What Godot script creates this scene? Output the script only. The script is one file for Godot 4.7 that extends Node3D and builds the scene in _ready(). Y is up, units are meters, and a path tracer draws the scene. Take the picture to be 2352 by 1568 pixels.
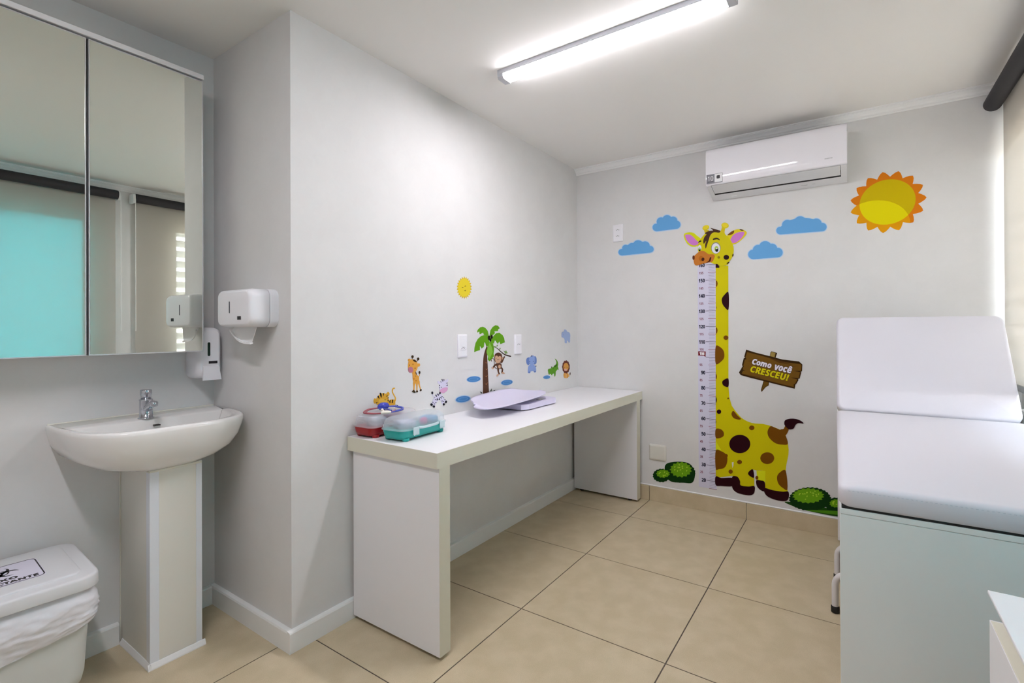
extends Node3D

# ---------------------------------------------------------------- mesh kit
class MB:
	var v := PackedVector3Array()
	var g := PackedInt32Array()
	var c := PackedColorArray()
	var tint := Color.WHITE
	var next := 1
	func tri(a: Vector3, b: Vector3, d: Vector3, grp: int) -> void:
		v.append(a); v.append(b); v.append(d)
		for i in 3:
			g.append(grp); c.append(tint)
	# closes a piece: turns its triangles so that they face outwards
	func orient(from: int) -> void:
		var n := v.size()
		if n <= from: return
		var o := Vector3.ZERO
		for i in range(from, n): o += v[i]
		o /= float(n - from)
		var vol := 0.0
		for i in range(from, n, 3):
			vol += (v[i] - o).dot((v[i + 1] - o).cross(v[i + 2] - o))
		if vol > 0.0:
			for i in range(from, n, 3):
				var t := v[i + 1]
				v[i + 1] = v[i + 2]
				v[i + 2] = t
	func face_out(pts: Array, o: Vector3) -> void:
		var mid := Vector3.ZERO
		for p in pts: mid += p
		mid /= pts.size()
		var nn: Vector3 = (pts[1] - pts[0]).cross(pts[2] - pts[0])
		var rev := nn.dot(mid - o) > 0.0
		for i in range(1, pts.size() - 1):
			if rev: tri(pts[0], pts[i + 1], pts[i], -1)
			else: tri(pts[0], pts[i], pts[i + 1], -1)
	func box(ctr: Vector3, s: Vector3, b := 0.0, xf := Transform3D.IDENTITY) -> void:
		var h := s * 0.5
		b = minf(b, minf(h.x, minf(h.y, h.z)) * 0.9)
		var o := xf * ctr
		var P := func(sx: float, sy: float, sz: float, ax: int) -> Vector3:
			var q := Vector3(sx * h.x, sy * h.y, sz * h.z)
			for k in 3:
				if k != ax: q[k] -= signf(q[k]) * b
			return xf * (ctr + q)
		for ax in 3:
			var a1 := (ax + 1) % 3
			var a2 := (ax + 2) % 3
			for sg in [-1.0, 1.0]:
				var pts := []
				for q in [[-1, -1], [1, -1], [1, 1], [-1, 1]]:
					var sv := Vector3.ZERO
					sv[ax] = sg; sv[a1] = q[0]; sv[a2] = q[1]
					pts.append(P.call(sv.x, sv.y, sv.z, ax))
				face_out(pts, o)
			if b > 0.0:
				for s1 in [-1.0, 1.0]:
					for s2 in [-1.0, 1.0]:
						var A := Vector3.ZERO
						A[ax] = -1; A[a1] = s1; A[a2] = s2
						var B := A
						B[ax] = 1
						face_out([P.call(A.x, A.y, A.z, a1), P.call(B.x, B.y, B.z, a1), P.call(B.x, B.y, B.z, a2), P.call(A.x, A.y, A.z, a2)], o)
		if b > 0.0:
			for sx in [-1.0, 1.0]:
				for sy in [-1.0, 1.0]:
					for sz in [-1.0, 1.0]:
						face_out([P.call(sx, sy, sz, 0), P.call(sx, sy, sz, 1), P.call(sx, sy, sz, 2)], o)
	func span(a: Vector3, b: Vector3, bev := 0.0) -> void:
		box((a + b) * 0.5, (b - a).abs(), bev)
	func loft(rings: Array, cap0 := true, cap1 := true, smooth := true, wrap := false) -> void:
		var from := v.size()
		next += 1
		var gr := next if smooth else -1
		var nr := rings.size()
		for i in (nr if wrap else nr - 1):
			var A: PackedVector3Array = rings[i]
			var B: PackedVector3Array = rings[(i + 1) % nr]
			var n := A.size()
			for j in n:
				var k := (j + 1) % n
				if A[j].distance_squared_to(A[k]) > 1e-14: tri(A[j], A[k], B[k], gr)
				if B[j].distance_squared_to(B[k]) > 1e-14: tri(A[j], B[k], B[j], gr)
		if not wrap:
			if cap0: fan(rings[0], true)
			if cap1: fan(rings[nr - 1], false)
		orient(from)
	func fan(ring: PackedVector3Array, rev: bool) -> void:
		var m := Vector3.ZERO
		for p in ring: m += p
		m /= ring.size()
		for j in ring.size():
			var k := (j + 1) % ring.size()
			if rev: tri(m, ring[k], ring[j], -1)
			else: tri(m, ring[j], ring[k], -1)
	# sweep of a round section along a path; r is a number or an array
	func tube(path: Array, r, sides := 10, caps := true) -> void:
		var rings := []
		var up := Vector3(0.123, 0.9, 0.21).normalized()
		for i in path.size():
			var a: Vector3 = path[maxi(i - 1, 0)]
			var b: Vector3 = path[mini(i + 1, path.size() - 1)]
			var d := (b - a).normalized()
			var x := d.cross(up)
			if x.length() < 0.05: x = d.cross(Vector3(1, 0.1, 0))
			x = x.normalized()
			var y := d.cross(x).normalized()
			up = -y if y.dot(up) < 0 else y
			y = up
			x = y.cross(d).normalized()
			var rad: float = r[i] if r is Array else r
			var ring := PackedVector3Array()
			for k in sides:
				var t := TAU * k / sides
				ring.append(path[i] + (x * cos(t) + y * sin(t)) * rad)
			rings.append(ring)
		loft(rings, caps, caps)
	# profile: [radius, height] pairs turned about the local y axis, placed by xf
	func lathe(prof: Array, xf := Transform3D.IDENTITY, sides := 28, smooth := true) -> void:
		var rings := []
		for p in prof:
			var ring := PackedVector3Array()
			for k in sides:
				var t := TAU * k / sides
				ring.append(xf * Vector3(p[0] * cos(t), p[1], p[0] * sin(t)))
			rings.append(ring)
		loft(rings, true, true, smooth)
	# a flat outline (x, y) given depth from z0 to z1, then placed by xf
	func extrude(poly: PackedVector2Array, z0: float, z1: float, xf := Transform3D.IDENTITY, smooth := false) -> void:
		var idx := Geometry2D.triangulate_polygon(poly)
		if idx.is_empty():
			print("outline not triangulated, points: ", poly.size(), " ", poly[0])
			poly = Geometry2D.convex_hull(poly)
			poly.remove_at(poly.size() - 1)
			idx = Geometry2D.triangulate_polygon(poly)
		var from := v.size()
		next += 1
		var gr := next if smooth else -1
		var area := 0.0
		for j in poly.size():
			var k := (j + 1) % poly.size()
			area += poly[j].cross(poly[k])
		var f := func(p: Vector2, z: float) -> Vector3: return xf * Vector3(p.x, p.y, z)
		for i in range(0, idx.size(), 3):
			var A := poly[idx[i]]
			var B := poly[idx[i + 1]]
			var D := poly[idx[i + 2]]
			if (B - A).cross(D - A) < 0.0:
				var t := B
				B = D
				D = t
			tri(f.call(A, z1), f.call(B, z1), f.call(D, z1), -1)
			tri(f.call(A, z0), f.call(D, z0), f.call(B, z0), -1)
		for j in poly.size():
			var k := (j + 1) % poly.size()
			var a := poly[j]
			var b := poly[k]
			if area < 0.0:
				a = poly[k]; b = poly[j]
			tri(f.call(a, z0), f.call(b, z0), f.call(b, z1), gr)
			tri(f.call(a, z0), f.call(b, z1), f.call(a, z1), gr)
		orient(from)
	# an upholstered or moulded slab: rounded plan, rounded top edge, slight crown
	func cushion(w: float, l: float, y0: float, y1: float, re: float, rc: float, bulge: float, xf := Transform3D.IDENTITY, low := 0.004) -> void:
		var rings := []
		var put := func(inset: float, y: float) -> void:
			var ring := PackedVector3Array()
			for p in MB.rr(w - 2 * inset, l - 2 * inset, maxf(rc - inset, 0.002)):
				ring.append(xf * Vector3(p.x, y, p.y))
			rings.append(ring)
		put.call(low, y0)
		put.call(0.0, y0 + low)
		put.call(0.0, y1 - re)
		for k in range(1, 6):
			var t := PI * 0.5 * k / 5.0
			put.call(re * (1 - cos(t)), y1 - re + re * sin(t))
		var m := minf(w, l) * 0.5 - re
		for k in range(1, 6):
			var t := k / 5.0
			put.call(re + m * t * 0.985, y1 + bulge * (1 - (1 - t) * (1 - t)))
		loft(rings)
	static func rr(w: float, h: float, r: float, n := 5) -> PackedVector2Array:
		var o := PackedVector2Array()
		r = minf(r, minf(w, h) * 0.499)
		for q in 4:
			var cx: float = (w * 0.5 - r) * [1, -1, -1, 1][q]
			var cy: float = (h * 0.5 - r) * [1, 1, -1, -1][q]
			for k in n + 1:
				var t := PI * 0.5 * (q + float(k) / n)
				o.append(Vector2(cx + r * cos(t), cy + r * sin(t)))
		return o
	func soup(arr: Array, xf: Transform3D) -> void:
		var vs: PackedVector3Array = arr[Mesh.ARRAY_VERTEX]
		var ix = arr[Mesh.ARRAY_INDEX]
		if ix == null or ix.size() == 0: ix = range(vs.size())
		for i in range(0, ix.size() - 2, 3):
			tri(xf * vs[ix[i]], xf * vs[ix[i + 1]], xf * vs[ix[i + 2]], -1)
	func mesh() -> ArrayMesh:
		var st := SurfaceTool.new()
		st.begin(Mesh.PRIMITIVE_TRIANGLES)
		for i in v.size():
			st.set_smooth_group(g[i])
			st.set_color(c[i])
			st.add_vertex(v[i])
		st.generate_normals()
		st.index()
		return st.commit()

var taken := {}
var mats := {}

func numbered(n: String) -> String:
	if not taken.has(n):
		taken[n] = 0
		return n
	taken[n] += 1
	return "%s_%03d" % [n, taken[n]]

func thing(called: String, label: String, category: String, at := Vector3.ZERO, turn := 0.0, group := "") -> Node3D:
	var o := Node3D.new()
	o.name = numbered(called)
	add_child(o)
	o.position = at
	o.rotation.y = turn
	o.set_meta("label", label)
	o.set_meta("category", category)
	if group: o.set_meta("group", group)
	return o

func part(called: String, m: MB, mat: Material, parent: Node) -> MeshInstance3D:
	var o := MeshInstance3D.new()
	o.mesh = m.mesh()
	o.material_override = mat
	o.name = numbered(called) if parent == self else called
	parent.add_child(o, true)
	return o

func struct(called: String, m: MB, mat: Material, label: String) -> MeshInstance3D:
	var o := part(called, m, mat, self)
	o.set_meta("kind", "structure")
	o.set_meta("label", label)
	return o

func mat(key: String, hex: String, rough := 0.5, metal := 0.0) -> StandardMaterial3D:
	if not mats.has(key):
		var m := StandardMaterial3D.new()
		m.resource_name = key
		m.albedo_color = Color(hex)
		m.roughness = rough
		m.metallic = metal
		mats[key] = m
	return mats[key]

func noise_tex(sd: int, freq: float, oct: int, a: Color, b: Color, size := 512) -> NoiseTexture2D:
	var n := FastNoiseLite.new()
	n.seed = sd
	n.frequency = freq
	n.fractal_octaves = oct
	n.noise_type = FastNoiseLite.TYPE_SIMPLEX_SMOOTH
	var t := NoiseTexture2D.new()
	t.width = size
	t.height = size
	t.seamless = true
	t.noise = n
	var gr := Gradient.new()
	gr.set_color(0, a)
	gr.set_color(1, b)
	t.color_ramp = gr
	return t

func spline(p: PackedVector2Array, sub := 5) -> PackedVector2Array:
	var o := PackedVector2Array()
	var n := p.size()
	for i in n:
		for k in sub:
			o.append(p[i].cubic_interpolate(p[(i + 1) % n], p[(i + n - 1) % n], p[(i + 2) % n], float(k) / sub))
	return o

func path3(p: Array, sub := 6) -> Array:
	var o := []
	for i in p.size() - 1:
		for k in sub:
			o.append(p[i].cubic_interpolate(p[i + 1], p[maxi(i - 1, 0)], p[mini(i + 2, p.size() - 1)], float(k) / sub))
	o.append(p[-1])
	return o

# text as thin solid letters, fitted into w x h (metres) with its lower left corner at the origin of xf
func text(m: MB, s: String, w: float, h: float, xf: Transform3D, weight := 700, depth := 0.0006) -> void:
	var f := SystemFont.new()
	f.font_names = PackedStringArray(["Droid Sans"])
	f.font_weight = weight
	var t := TextMesh.new()
	t.text = s
	t.font = f
	t.font_size = 48
	t.pixel_size = 0.01
	t.depth = 0.1
	t.curve_step = 2.0
	var arr := t.surface_get_arrays(0)
	var lo := Vector3(1e9, 1e9, 1e9)
	var hi := -lo
	for p in arr[Mesh.ARRAY_VERTEX]:
		lo = lo.min(p)
		hi = hi.max(p)
	var sz := hi - lo
	var sc := Vector3(w / sz.x, h / sz.y, depth / maxf(sz.z, 1e-4))
	m.soup(arr, xf * Transform3D(Basis.from_scale(sc), -lo * sc))

# the same letters thickened: copies set side by side
func bold_text(m: MB, s: String, w: float, h: float, xf: Transform3D, e: float, depth := 0.0006) -> void:
	for k in 8:
		var d := Vector3(cos(k * TAU / 8) * e, sin(k * TAU / 8) * e, k * 0.00001)
		text(m, s, w, h, xf * Transform3D(Basis.IDENTITY, d), 700, depth)

func sticker_mesh(layers: Array) -> MB:
	var m := MB.new()
	var z := 0.0005
	for L in layers:
		m.tint = Color(L[0]).srgb_to_linear()
		var p := PackedVector2Array()
		for i in range(0, L[2].size(), 2):
			p.append(Vector2(L[2][i], L[2][i + 1]) * 0.0001)
		if L[1] == "s": p = spline(p)
		m.extrude(p, 0.0004, z + 0.0004)
		z += 0.00008
	return m

const H := 2.3865
const XW := 2.40
const ZC := 2.3064
const XS := -0.597
const ZF := 4.6

func _ready() -> void:
	camera_and_light()
	materials()
	room()
	windows()
	mirror_cabinet()
	exam_table()
	bench()
	sink()
	waste_bin()
	air_conditioner()
	dispensers()
	outlets()
	stickers()
	growth_chart()
	big_sun()
	baby_scale()
	cases()
	step_stool()
	side_desk()
	lamp("white linear ceiling lamp glowing above the room, right of the tall corner", 0.375, 1.395, 1.478)
	lamp("second linear ceiling lamp over the washbasin end of the room", 0.375, 1.395, 3.3)

func camera_and_light() -> void:
	var cam := Camera3D.new()
	cam.name = "camera"
	add_child(cam)
	cam.position = Vector3(1.7328, 1.1961, 3.3507)
	cam.rotation = Vector3(0.0033, 0.6001, -0.0042)
	var near := 0.05
	var f := 1134.563
	cam.projection = Camera3D.PROJECTION_FRUSTUM
	cam.near = near
	cam.far = 200.0
	cam.size = near * 1568.0 / f
	cam.frustum_offset = Vector2(-10.3, -35.25) / f * near
	cam.current = true
	var env := Environment.new()
	env.background_mode = Environment.BG_SKY
	var sky := Sky.new()
	var sm := ProceduralSkyMaterial.new()
	sm.sky_top_color = Color("b4c6da")
	sm.sky_horizon_color = Color("f0f1f2")
	sm.ground_horizon_color = Color("d4d2cc")
	sm.ground_bottom_color = Color("a09c94")
	sm.sky_energy_multiplier = 4.4
	sm.ground_energy_multiplier = 3.8
	sky.sky_material = sm
	env.sky = sky
	env.tonemap_mode = Environment.TONE_MAPPER_LINEAR
	env.tonemap_exposure = 1.5
	env.sdfgi_enabled = true
	env.ssao_enabled = true
	env.ssil_enabled = true
	var we := WorldEnvironment.new()
	we.name = "environment"
	we.environment = env
	add_child(we)
	var sun := DirectionalLight3D.new()
	sun.name = "sun"
	add_child(sun)
	sun.look_at_from_position(Vector3.ZERO, Vector3(-0.71, -1.0, -0.91), Vector3.UP)
	sun.light_energy = 6.0
	sun.light_color = Color("fff1dc")
	sun.light_angular_distance = 0.6
	sun.shadow_enabled = true

func materials() -> void:
	var w := mat("wall_paint", "ffffff", 0.75)
	w.albedo_texture = noise_tex(5, 0.012, 4, Color("dcdbda"), Color("e0dfde"))
	w.uv1_triplanar = true
	w.uv1_world_triplanar = true
	w.uv1_scale = Vector3(0.8, 0.8, 0.8)
	var ce := mat("ceiling_paint", "f2f0ed", 0.85)
	ce.resource_name = "ceiling_paint"
	var ft := mat("floor_tile", "ffffff", 0.42)
	var nt := noise_tex(21, 0.008, 6, Color("d6c5a4"), Color("e0cfb0"), 1024)
	nt.color_ramp.set_offset(0, 0.25)
	nt.color_ramp.set_offset(1, 0.8)
	ft.albedo_texture = nt
	ft.uv1_triplanar = true
	ft.uv1_world_triplanar = true
	ft.uv1_scale = Vector3(0.9, 0.9, 0.9)
	ft.detail_enabled = true
	var dt := noise_tex(8, 0.3, 4, Color(0.86, 0.86, 0.85), Color(1, 1, 1), 512)
	ft.detail_albedo = dt
	ft.detail_blend_mode = BaseMaterial3D.BLEND_MODE_MUL
	ft.detail_uv_layer = BaseMaterial3D.DETAIL_UV_2
	ft.uv2_triplanar = true
	ft.uv2_world_triplanar = true
	ft.uv2_scale = Vector3(2.3, 2.3, 2.3)
	mat("grout", "5e544c", 0.9)
	mat("trim_white", "f2f2f2", 0.45)
	mat("skirting", "eeefee", 0.45)
	mat("laminate", "ecebee", 0.38)
	mat("edge_band", "dcd9c8", 0.5)
	mat("gloss_white", "f0eef4", 0.03)
	mat("plastic_white", "f0eff4", 0.3)
	mat("plastic_grey", "c9cbcb", 0.5)
	mat("ceramic", "f2f0ee", 0.08)
	mat("chrome", "c9ccd4", 0.08, 1.0)
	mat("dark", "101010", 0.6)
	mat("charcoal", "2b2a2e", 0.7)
	mat("vinyl", "dad8e0", 0.42)
	mat("bed_laminate", "e6e9e7", 0.3)
	mat("aluminium", "d8d9dc", 0.3, 0.6)
	mat("mirror", "eef2ea", 0.0, 1.0)
	mat("paper", "f0f0f2", 0.9)
	mat("ink", "15141c", 0.5)
	var pr := mat("print", "ffffff", 0.5)
	pr.vertex_color_use_as_albedo = true
	pr.metallic_specular = 0.25

# ---------------------------------------------------------------- room
func clip_room(p: PackedVector2Array) -> Array:
	var room_p := PackedVector2Array([Vector2(0, 0), Vector2(XW, 0), Vector2(XW, ZF), Vector2(XS, ZF), Vector2(XS, ZC), Vector2(0, ZC)])
	return Geometry2D.intersect_polygons(p, room_p)

func room() -> void:
	var wp: Material = mats.wall_paint
	var m := MB.new()
	m.span(Vector3(XS - 0.2, -0.12, -0.2), Vector3(XW + 0.2, -0.0014, ZF + 0.2))
	var fl := struct("floor", m, mats.grout, "beige tiled floor with thin dark grout lines")
	var s := 0.6169
	var down := Transform3D(Basis(Vector3.RIGHT, Vector3.BACK, Vector3.UP), Vector3.ZERO)
	for i in range(-2, 4):
		for j in range(-1, 8):
			var x0 := 0.5549 + i * s
			var z0 := 0.3675 + j * s
			var q := PackedVector2Array([Vector2(x0 + 0.0024, z0 + 0.0024), Vector2(x0 + s - 0.0024, z0 + 0.0024), Vector2(x0 + s - 0.0024, z0 + s - 0.0024), Vector2(x0 + 0.0024, z0 + s - 0.0024)])
			for poly in clip_room(q):
				m = MB.new()
				m.extrude(poly, -0.0014, 0.0, down)
				part("floor_tile", m, mats.floor_tile, fl)
	m = MB.new()
	m.span(Vector3(XS - 0.2, H, -0.2), Vector3(XW + 0.2, H + 0.12, ZF + 0.2))
	struct("ceiling", m, mats.ceiling_paint, "plain off white painted ceiling")
	m = MB.new()
	m.span(Vector3(XS - 0.15, 0, 0), Vector3(0, H, ZC))
	struct("wall_left", m, wp, "pale grey painted wall and its corner jutting into the room")
	m = MB.new()
	m.span(Vector3(XS - 0.15, 0, ZC), Vector3(XS, H, ZF))
	struct("wall_recess", m, wp, "pale grey wall behind the washbasin")
	m = MB.new()
	m.span(Vector3(XS - 0.15, 0, -0.15), Vector3(XW + 0.15, H, 0))
	struct("wall_back", m, wp, "pale grey end wall with animal decals")
	m = MB.new()
	m.span(Vector3(XS - 0.15, 0, ZF), Vector3(XW + 0.15, H, ZF + 0.15))
	struct("wall_front", m, wp, "plain wall closing the room")
	# window wall: two openings
	m = MB.new()
	for b in [[0.0, H, 0.0, 0.05], [0.0, H, 1.444, 2.004], [0.0, H, 3.3, ZF], [0.0, 0.80, 0.05, 1.444], [2.12, H, 0.05, 1.444], [0.0, 0.80, 2.004, 3.3], [2.12, H, 2.004, 3.3]]:
		m.span(Vector3(XW, b[0], b[2]), Vector3(XW + 0.15, b[1], b[3]))
	struct("wall_right", m, wp, "window wall behind the roller blinds")
	# cornices
	var prof := PackedVector2Array([Vector2(0, 0), Vector2(0.006, 0), Vector2(0.010, 0.006), Vector2(0.010, 0.010), Vector2(0.016, 0.013), Vector2(0.022, 0.022), Vector2(0.032, 0.029), Vector2(0.036, 0.031), Vector2(0.036, 0.035), Vector2(0.042, 0.037), Vector2(0.042, 0.0425), Vector2(0, 0.0425)])
	m = MB.new()
	m.extrude(prof, 0.0, XW - 0.0, Transform3D(Basis(Vector3(0, 0, 1), Vector3(0, 1, 0), Vector3(1, 0, 0)), Vector3(0, H - 0.0425, 0)))
	struct("trim_1", m, mats.trim_white, "white moulded cornice along the end wall")
	m = MB.new()
	m.extrude(prof, 0.043, ZF, Transform3D(Basis(Vector3(-1, 0, 0), Vector3(0, 1, 0), Vector3(0, 0, 1)), Vector3(XW, H - 0.0425, 0)))
	struct("trim_2", m, mats.trim_white, "white moulded cornice along the window wall")
	# white skirting boards
	var sk := PackedVector2Array([Vector2(0, 0), Vector2(0.019, 0), Vector2(0.019, 0.072), Vector2(0.016, 0.078), Vector2(0, 0.080)])
	m = MB.new()
	m.extrude(sk, 0.0, ZC + 0.019, Transform3D(Basis(Vector3(1, 0, 0), Vector3(0, 1, 0), Vector3(0, 0, 1)), Vector3.ZERO))
	struct("baseboard_left", m, mats.skirting, "white skirting board under the bench")
	m = MB.new()
	m.extrude(sk, XS, 0.0, Transform3D(Basis(Vector3(0, 0, 1), Vector3(0, 1, 0), Vector3(1, 0, 0)), Vector3(0, 0, ZC)))
	struct("baseboard_corner", m, mats.skirting, "white skirting board on the jutting corner")
	m = MB.new()
	m.extrude(sk, ZC + 0.019, 2.468, Transform3D(Basis(Vector3(1, 0, 0), Vector3(0, 1, 0), Vector3(0, 0, 1)), Vector3(XS, 0, 0)))
	m.extrude(sk, 2.653, ZF, Transform3D(Basis(Vector3(1, 0, 0), Vector3(0, 1, 0), Vector3(0, 0, 1)), Vector3(XS, 0, 0)))
	struct("baseboard_recess", m, mats.skirting, "white skirting board behind the washbasin")
	# tile skirting on the end wall, a tile to a piece
	m = MB.new()
	m.span(Vector3(0.0, 0.100, 0.0), Vector3(XW, 0.109, 0.009), 0.003)
	var bb := struct("baseboard_back", m, mats.trim_white, "beige tile skirting with a white sealant line on top")
	var xs := [0.02, 0.5549, 1.1718, 1.7887, XW]
	for i in 4:
		m = MB.new()
		m.span(Vector3(xs[i] + 0.0015, 0.0, 0.0), Vector3(xs[i + 1] - 0.0015, 0.100, 0.011), 0.001)
		part("skirting_tile", m, mats.floor_tile, bb)

# ---------------------------------------------------------------- windows and blinds
func windows() -> void:
	var wf := mat("window_frame", "dfe3e2", 0.4)
	var clear := mat("clear_glass", "ffffff", 0.02)
	clear.transparency = BaseMaterial3D.TRANSPARENCY_ALPHA
	clear.albedo_color = Color(0.9, 0.95, 0.95, 0.06)
	var film := mat("aqua_film", "ffffff", 0.3)
	film.transparency = BaseMaterial3D.TRANSPARENCY_ALPHA
	film.albedo_color = Color(0.16, 0.66, 0.70, 0.96)
	film.backlight_enabled = true
	film.backlight = Color("45b4bc")
	for w in [[0.05, 1.444, 0.80, 2.12, 1], [2.004, 3.3, 0.80, 2.12, 2]]:
		var z0: float = w[0]
		var z1: float = w[1]
		var y0: float = w[2]
		var y1: float = w[3]
		var t := 0.05
		var m := MB.new()
		m.span(Vector3(XW + 0.05, y0, z0), Vector3(XW + 0.11, y0 + t, z1), 0.004)
		m.span(Vector3(XW + 0.05, y1 - t, z0), Vector3(XW + 0.11, y1, z1), 0.004)
		m.span(Vector3(XW + 0.05, y0 + t, z0), Vector3(XW + 0.11, y1 - t, z0 + t), 0.004)
		m.span(Vector3(XW + 0.05, y0 + t, z1 - t), Vector3(XW + 0.11, y1 - t, z1), 0.004)
		var fr := struct("window_%d" % w[4], m, wf, ["", "white framed window with outer shutter behind the far blind", "white framed window with aqua glass behind the near blind"][w[4]])
		m = MB.new()
		m.span(Vector3(XW + 0.055, y0 + t, (z0 + z1) * 0.5 - 0.035), Vector3(XW + 0.105, y1 - t, (z0 + z1) * 0.5 + 0.035), 0.004)
		part("mullion", m, wf, fr)
		for k in 2:
			m = MB.new()
			var za := z0 + t if k == 0 else (z0 + z1) * 0.5 + 0.035
			var zb := (z0 + z1) * 0.5 - 0.035 if k == 0 else z1 - t
			m.span(Vector3(XW + 0.078, y0 + t, za), Vector3(XW + 0.082, y1 - t, zb))
			part("pane", m, clear if w[4] == 1 else film, fr)
		m = MB.new()
		m.span(Vector3(XW - 0.02, y0 - 0.025, z0 + 0.001), Vector3(XW + 0.05, y0, z1 - 0.001), 0.004)
		part("window_sill", m, mats.trim_white, fr)
		if w[4] == 1:
			for k in 14:
				m = MB.new()
				m.box(Vector3.ZERO, Vector3(0.006, 0.066, z1 - z0 - 0.01), 0.002, Transform3D(Basis(Vector3.BACK, deg_to_rad(24)), Vector3(XW + 0.135, y0 + 0.05 + k * 0.0945, (z0 + z1) * 0.5)))
				part("shutter_slat", m, wf, fr)
	var fab := mat("blind_fabric", "ffffff", 0.9)
	fab.albedo_color = Color(0.74, 0.72, 0.69, 0.62)
	fab.transparency = BaseMaterial3D.TRANSPARENCY_ALPHA
	fab.backlight_enabled = true
	fab.backlight = Color(0.58, 0.56, 0.53)
	for b in [[0.035, 1.75, 0.905, "grey roller blind with dark roll over the far window"], [1.875, 3.42, 0.93, "grey roller blind with dark roll over the aqua glazed window"]]:
		var z0: float = b[0]
		var z1: float = b[1]
		var o := thing("roller_blind", b[3], "blind", Vector3(2.335, b[2], (z0 + z1) * 0.5), 0.0, "roller blinds on the window wall")
		var hl := (z1 - z0) * 0.5
		var tc := Vector3(-0.037, 2.283 - b[2], 0)
		var m := MB.new()
		m.tube([tc + Vector3(0, 0, -hl), tc + Vector3(0, 0, hl)], 0.036, 28)
		part("roll", m, mats.charcoal, o)
		m = MB.new()
		m.span(Vector3(-0.0006, 0.01, -hl + 0.004), Vector3(0.0006, tc.y, hl - 0.004))
		part("fabric", m, fab, o)
		m = MB.new()
		m.span(Vector3(-0.007, 0.0, -hl + 0.004), Vector3(0.007, 0.028, hl - 0.004), 0.003)
		part("bottom_rail", m, mat("rail_grey", "8d8f90", 0.4), o)
		for sg in [-1.0, 1.0]:
			if sg < 0 and z0 < 0.1: continue
			m = MB.new()
			m.extrude(MB.rr(0.10, 0.075, 0.02), -0.008, 0.008, Transform3D(Basis.IDENTITY, tc + Vector3(0.045, 0.0, sg * (hl + 0.012))))
			part("bracket", m, mats.trim_white, o)
		m = MB.new()
		var zc := (hl + 0.013) * (1.0 if z0 < 1.0 else -1.0)
		m.tube([tc + Vector3(-0.03, -0.01, zc), tc + Vector3(-0.03, -1.1, zc)], 0.0022, 6)
		part("chain", m, mats.trim_white, o)

# ---------------------------------------------------------------- mirror cabinet
func mirror_cabinet() -> void:
	var x0 := XS
	var x1 := -0.441
	var za := 2.416
	var dw := 0.366
	var o := thing("mirror_cabinet", "wall cabinet with large mirrored doors above the washbasin", "cabinet", Vector3(XS, 1.106, za + dw))
	var yb := 1.106
	var L := func(p: Vector3) -> Vector3: return p - Vector3(XS, 1.106, za + dw)
	var m := MB.new()
	m.span(L.call(Vector3(x0, yb, za)), L.call(Vector3(x1 - 0.024, 2.205, za + 2 * dw)), 0.001)
	part("body", m, mats.laminate, o)
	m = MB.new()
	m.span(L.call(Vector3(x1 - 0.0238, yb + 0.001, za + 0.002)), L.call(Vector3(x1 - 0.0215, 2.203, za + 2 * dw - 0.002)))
	part("seam_shade_board", m, mats.charcoal, o)  # added sheet, its charcoal colour paints the shade in the door seam
	m = MB.new()
	m.span(L.call(Vector3(x0, 2.2055, za - 0.002)), L.call(Vector3(x1 + 0.004, 2.224, za + 2 * dw + 0.002)), 0.0015)
	part("top_board", m, mats.laminate, o)
	for k in 2:
		var z0 := za + k * dw + (0.0 if k == 0 else 0.003)
		var z1 := za + (k + 1) * dw - (0.003 if k == 0 else 0.0)
		var ya := yb
		var yc := 2.199
		m = MB.new()
		var t := 0.004
		m.span(L.call(Vector3(x1 - 0.021, ya, z0)), L.call(Vector3(x1, ya + t, z1)), 0.0008)
		m.span(L.call(Vector3(x1 - 0.021, yc - t, z0)), L.call(Vector3(x1, yc, z1)), 0.0008)
		m.span(L.call(Vector3(x1 - 0.021, ya + t, z0)), L.call(Vector3(x1, yc - t, z0 + t)), 0.0008)
		m.span(L.call(Vector3(x1 - 0.021, ya + t, z1 - t)), L.call(Vector3(x1, yc - t, z1)), 0.0008)
		var d := part("door", m, mats.aluminium, o)
		m = MB.new()
		m.span(L.call(Vector3(x1 - 0.006, ya + t, z0 + t)), L.call(Vector3(x1 - 0.0015, yc - t, z1 - t)))
		part("mirror", m, mats.mirror, d)
		m = MB.new()
		m.span(L.call(Vector3(x1 - 0.020, ya + t, z0 + t)), L.call(Vector3(x1 - 0.007, yc - t, z1 - t)))
		part("door_panel", m, mats.charcoal, d)

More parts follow.
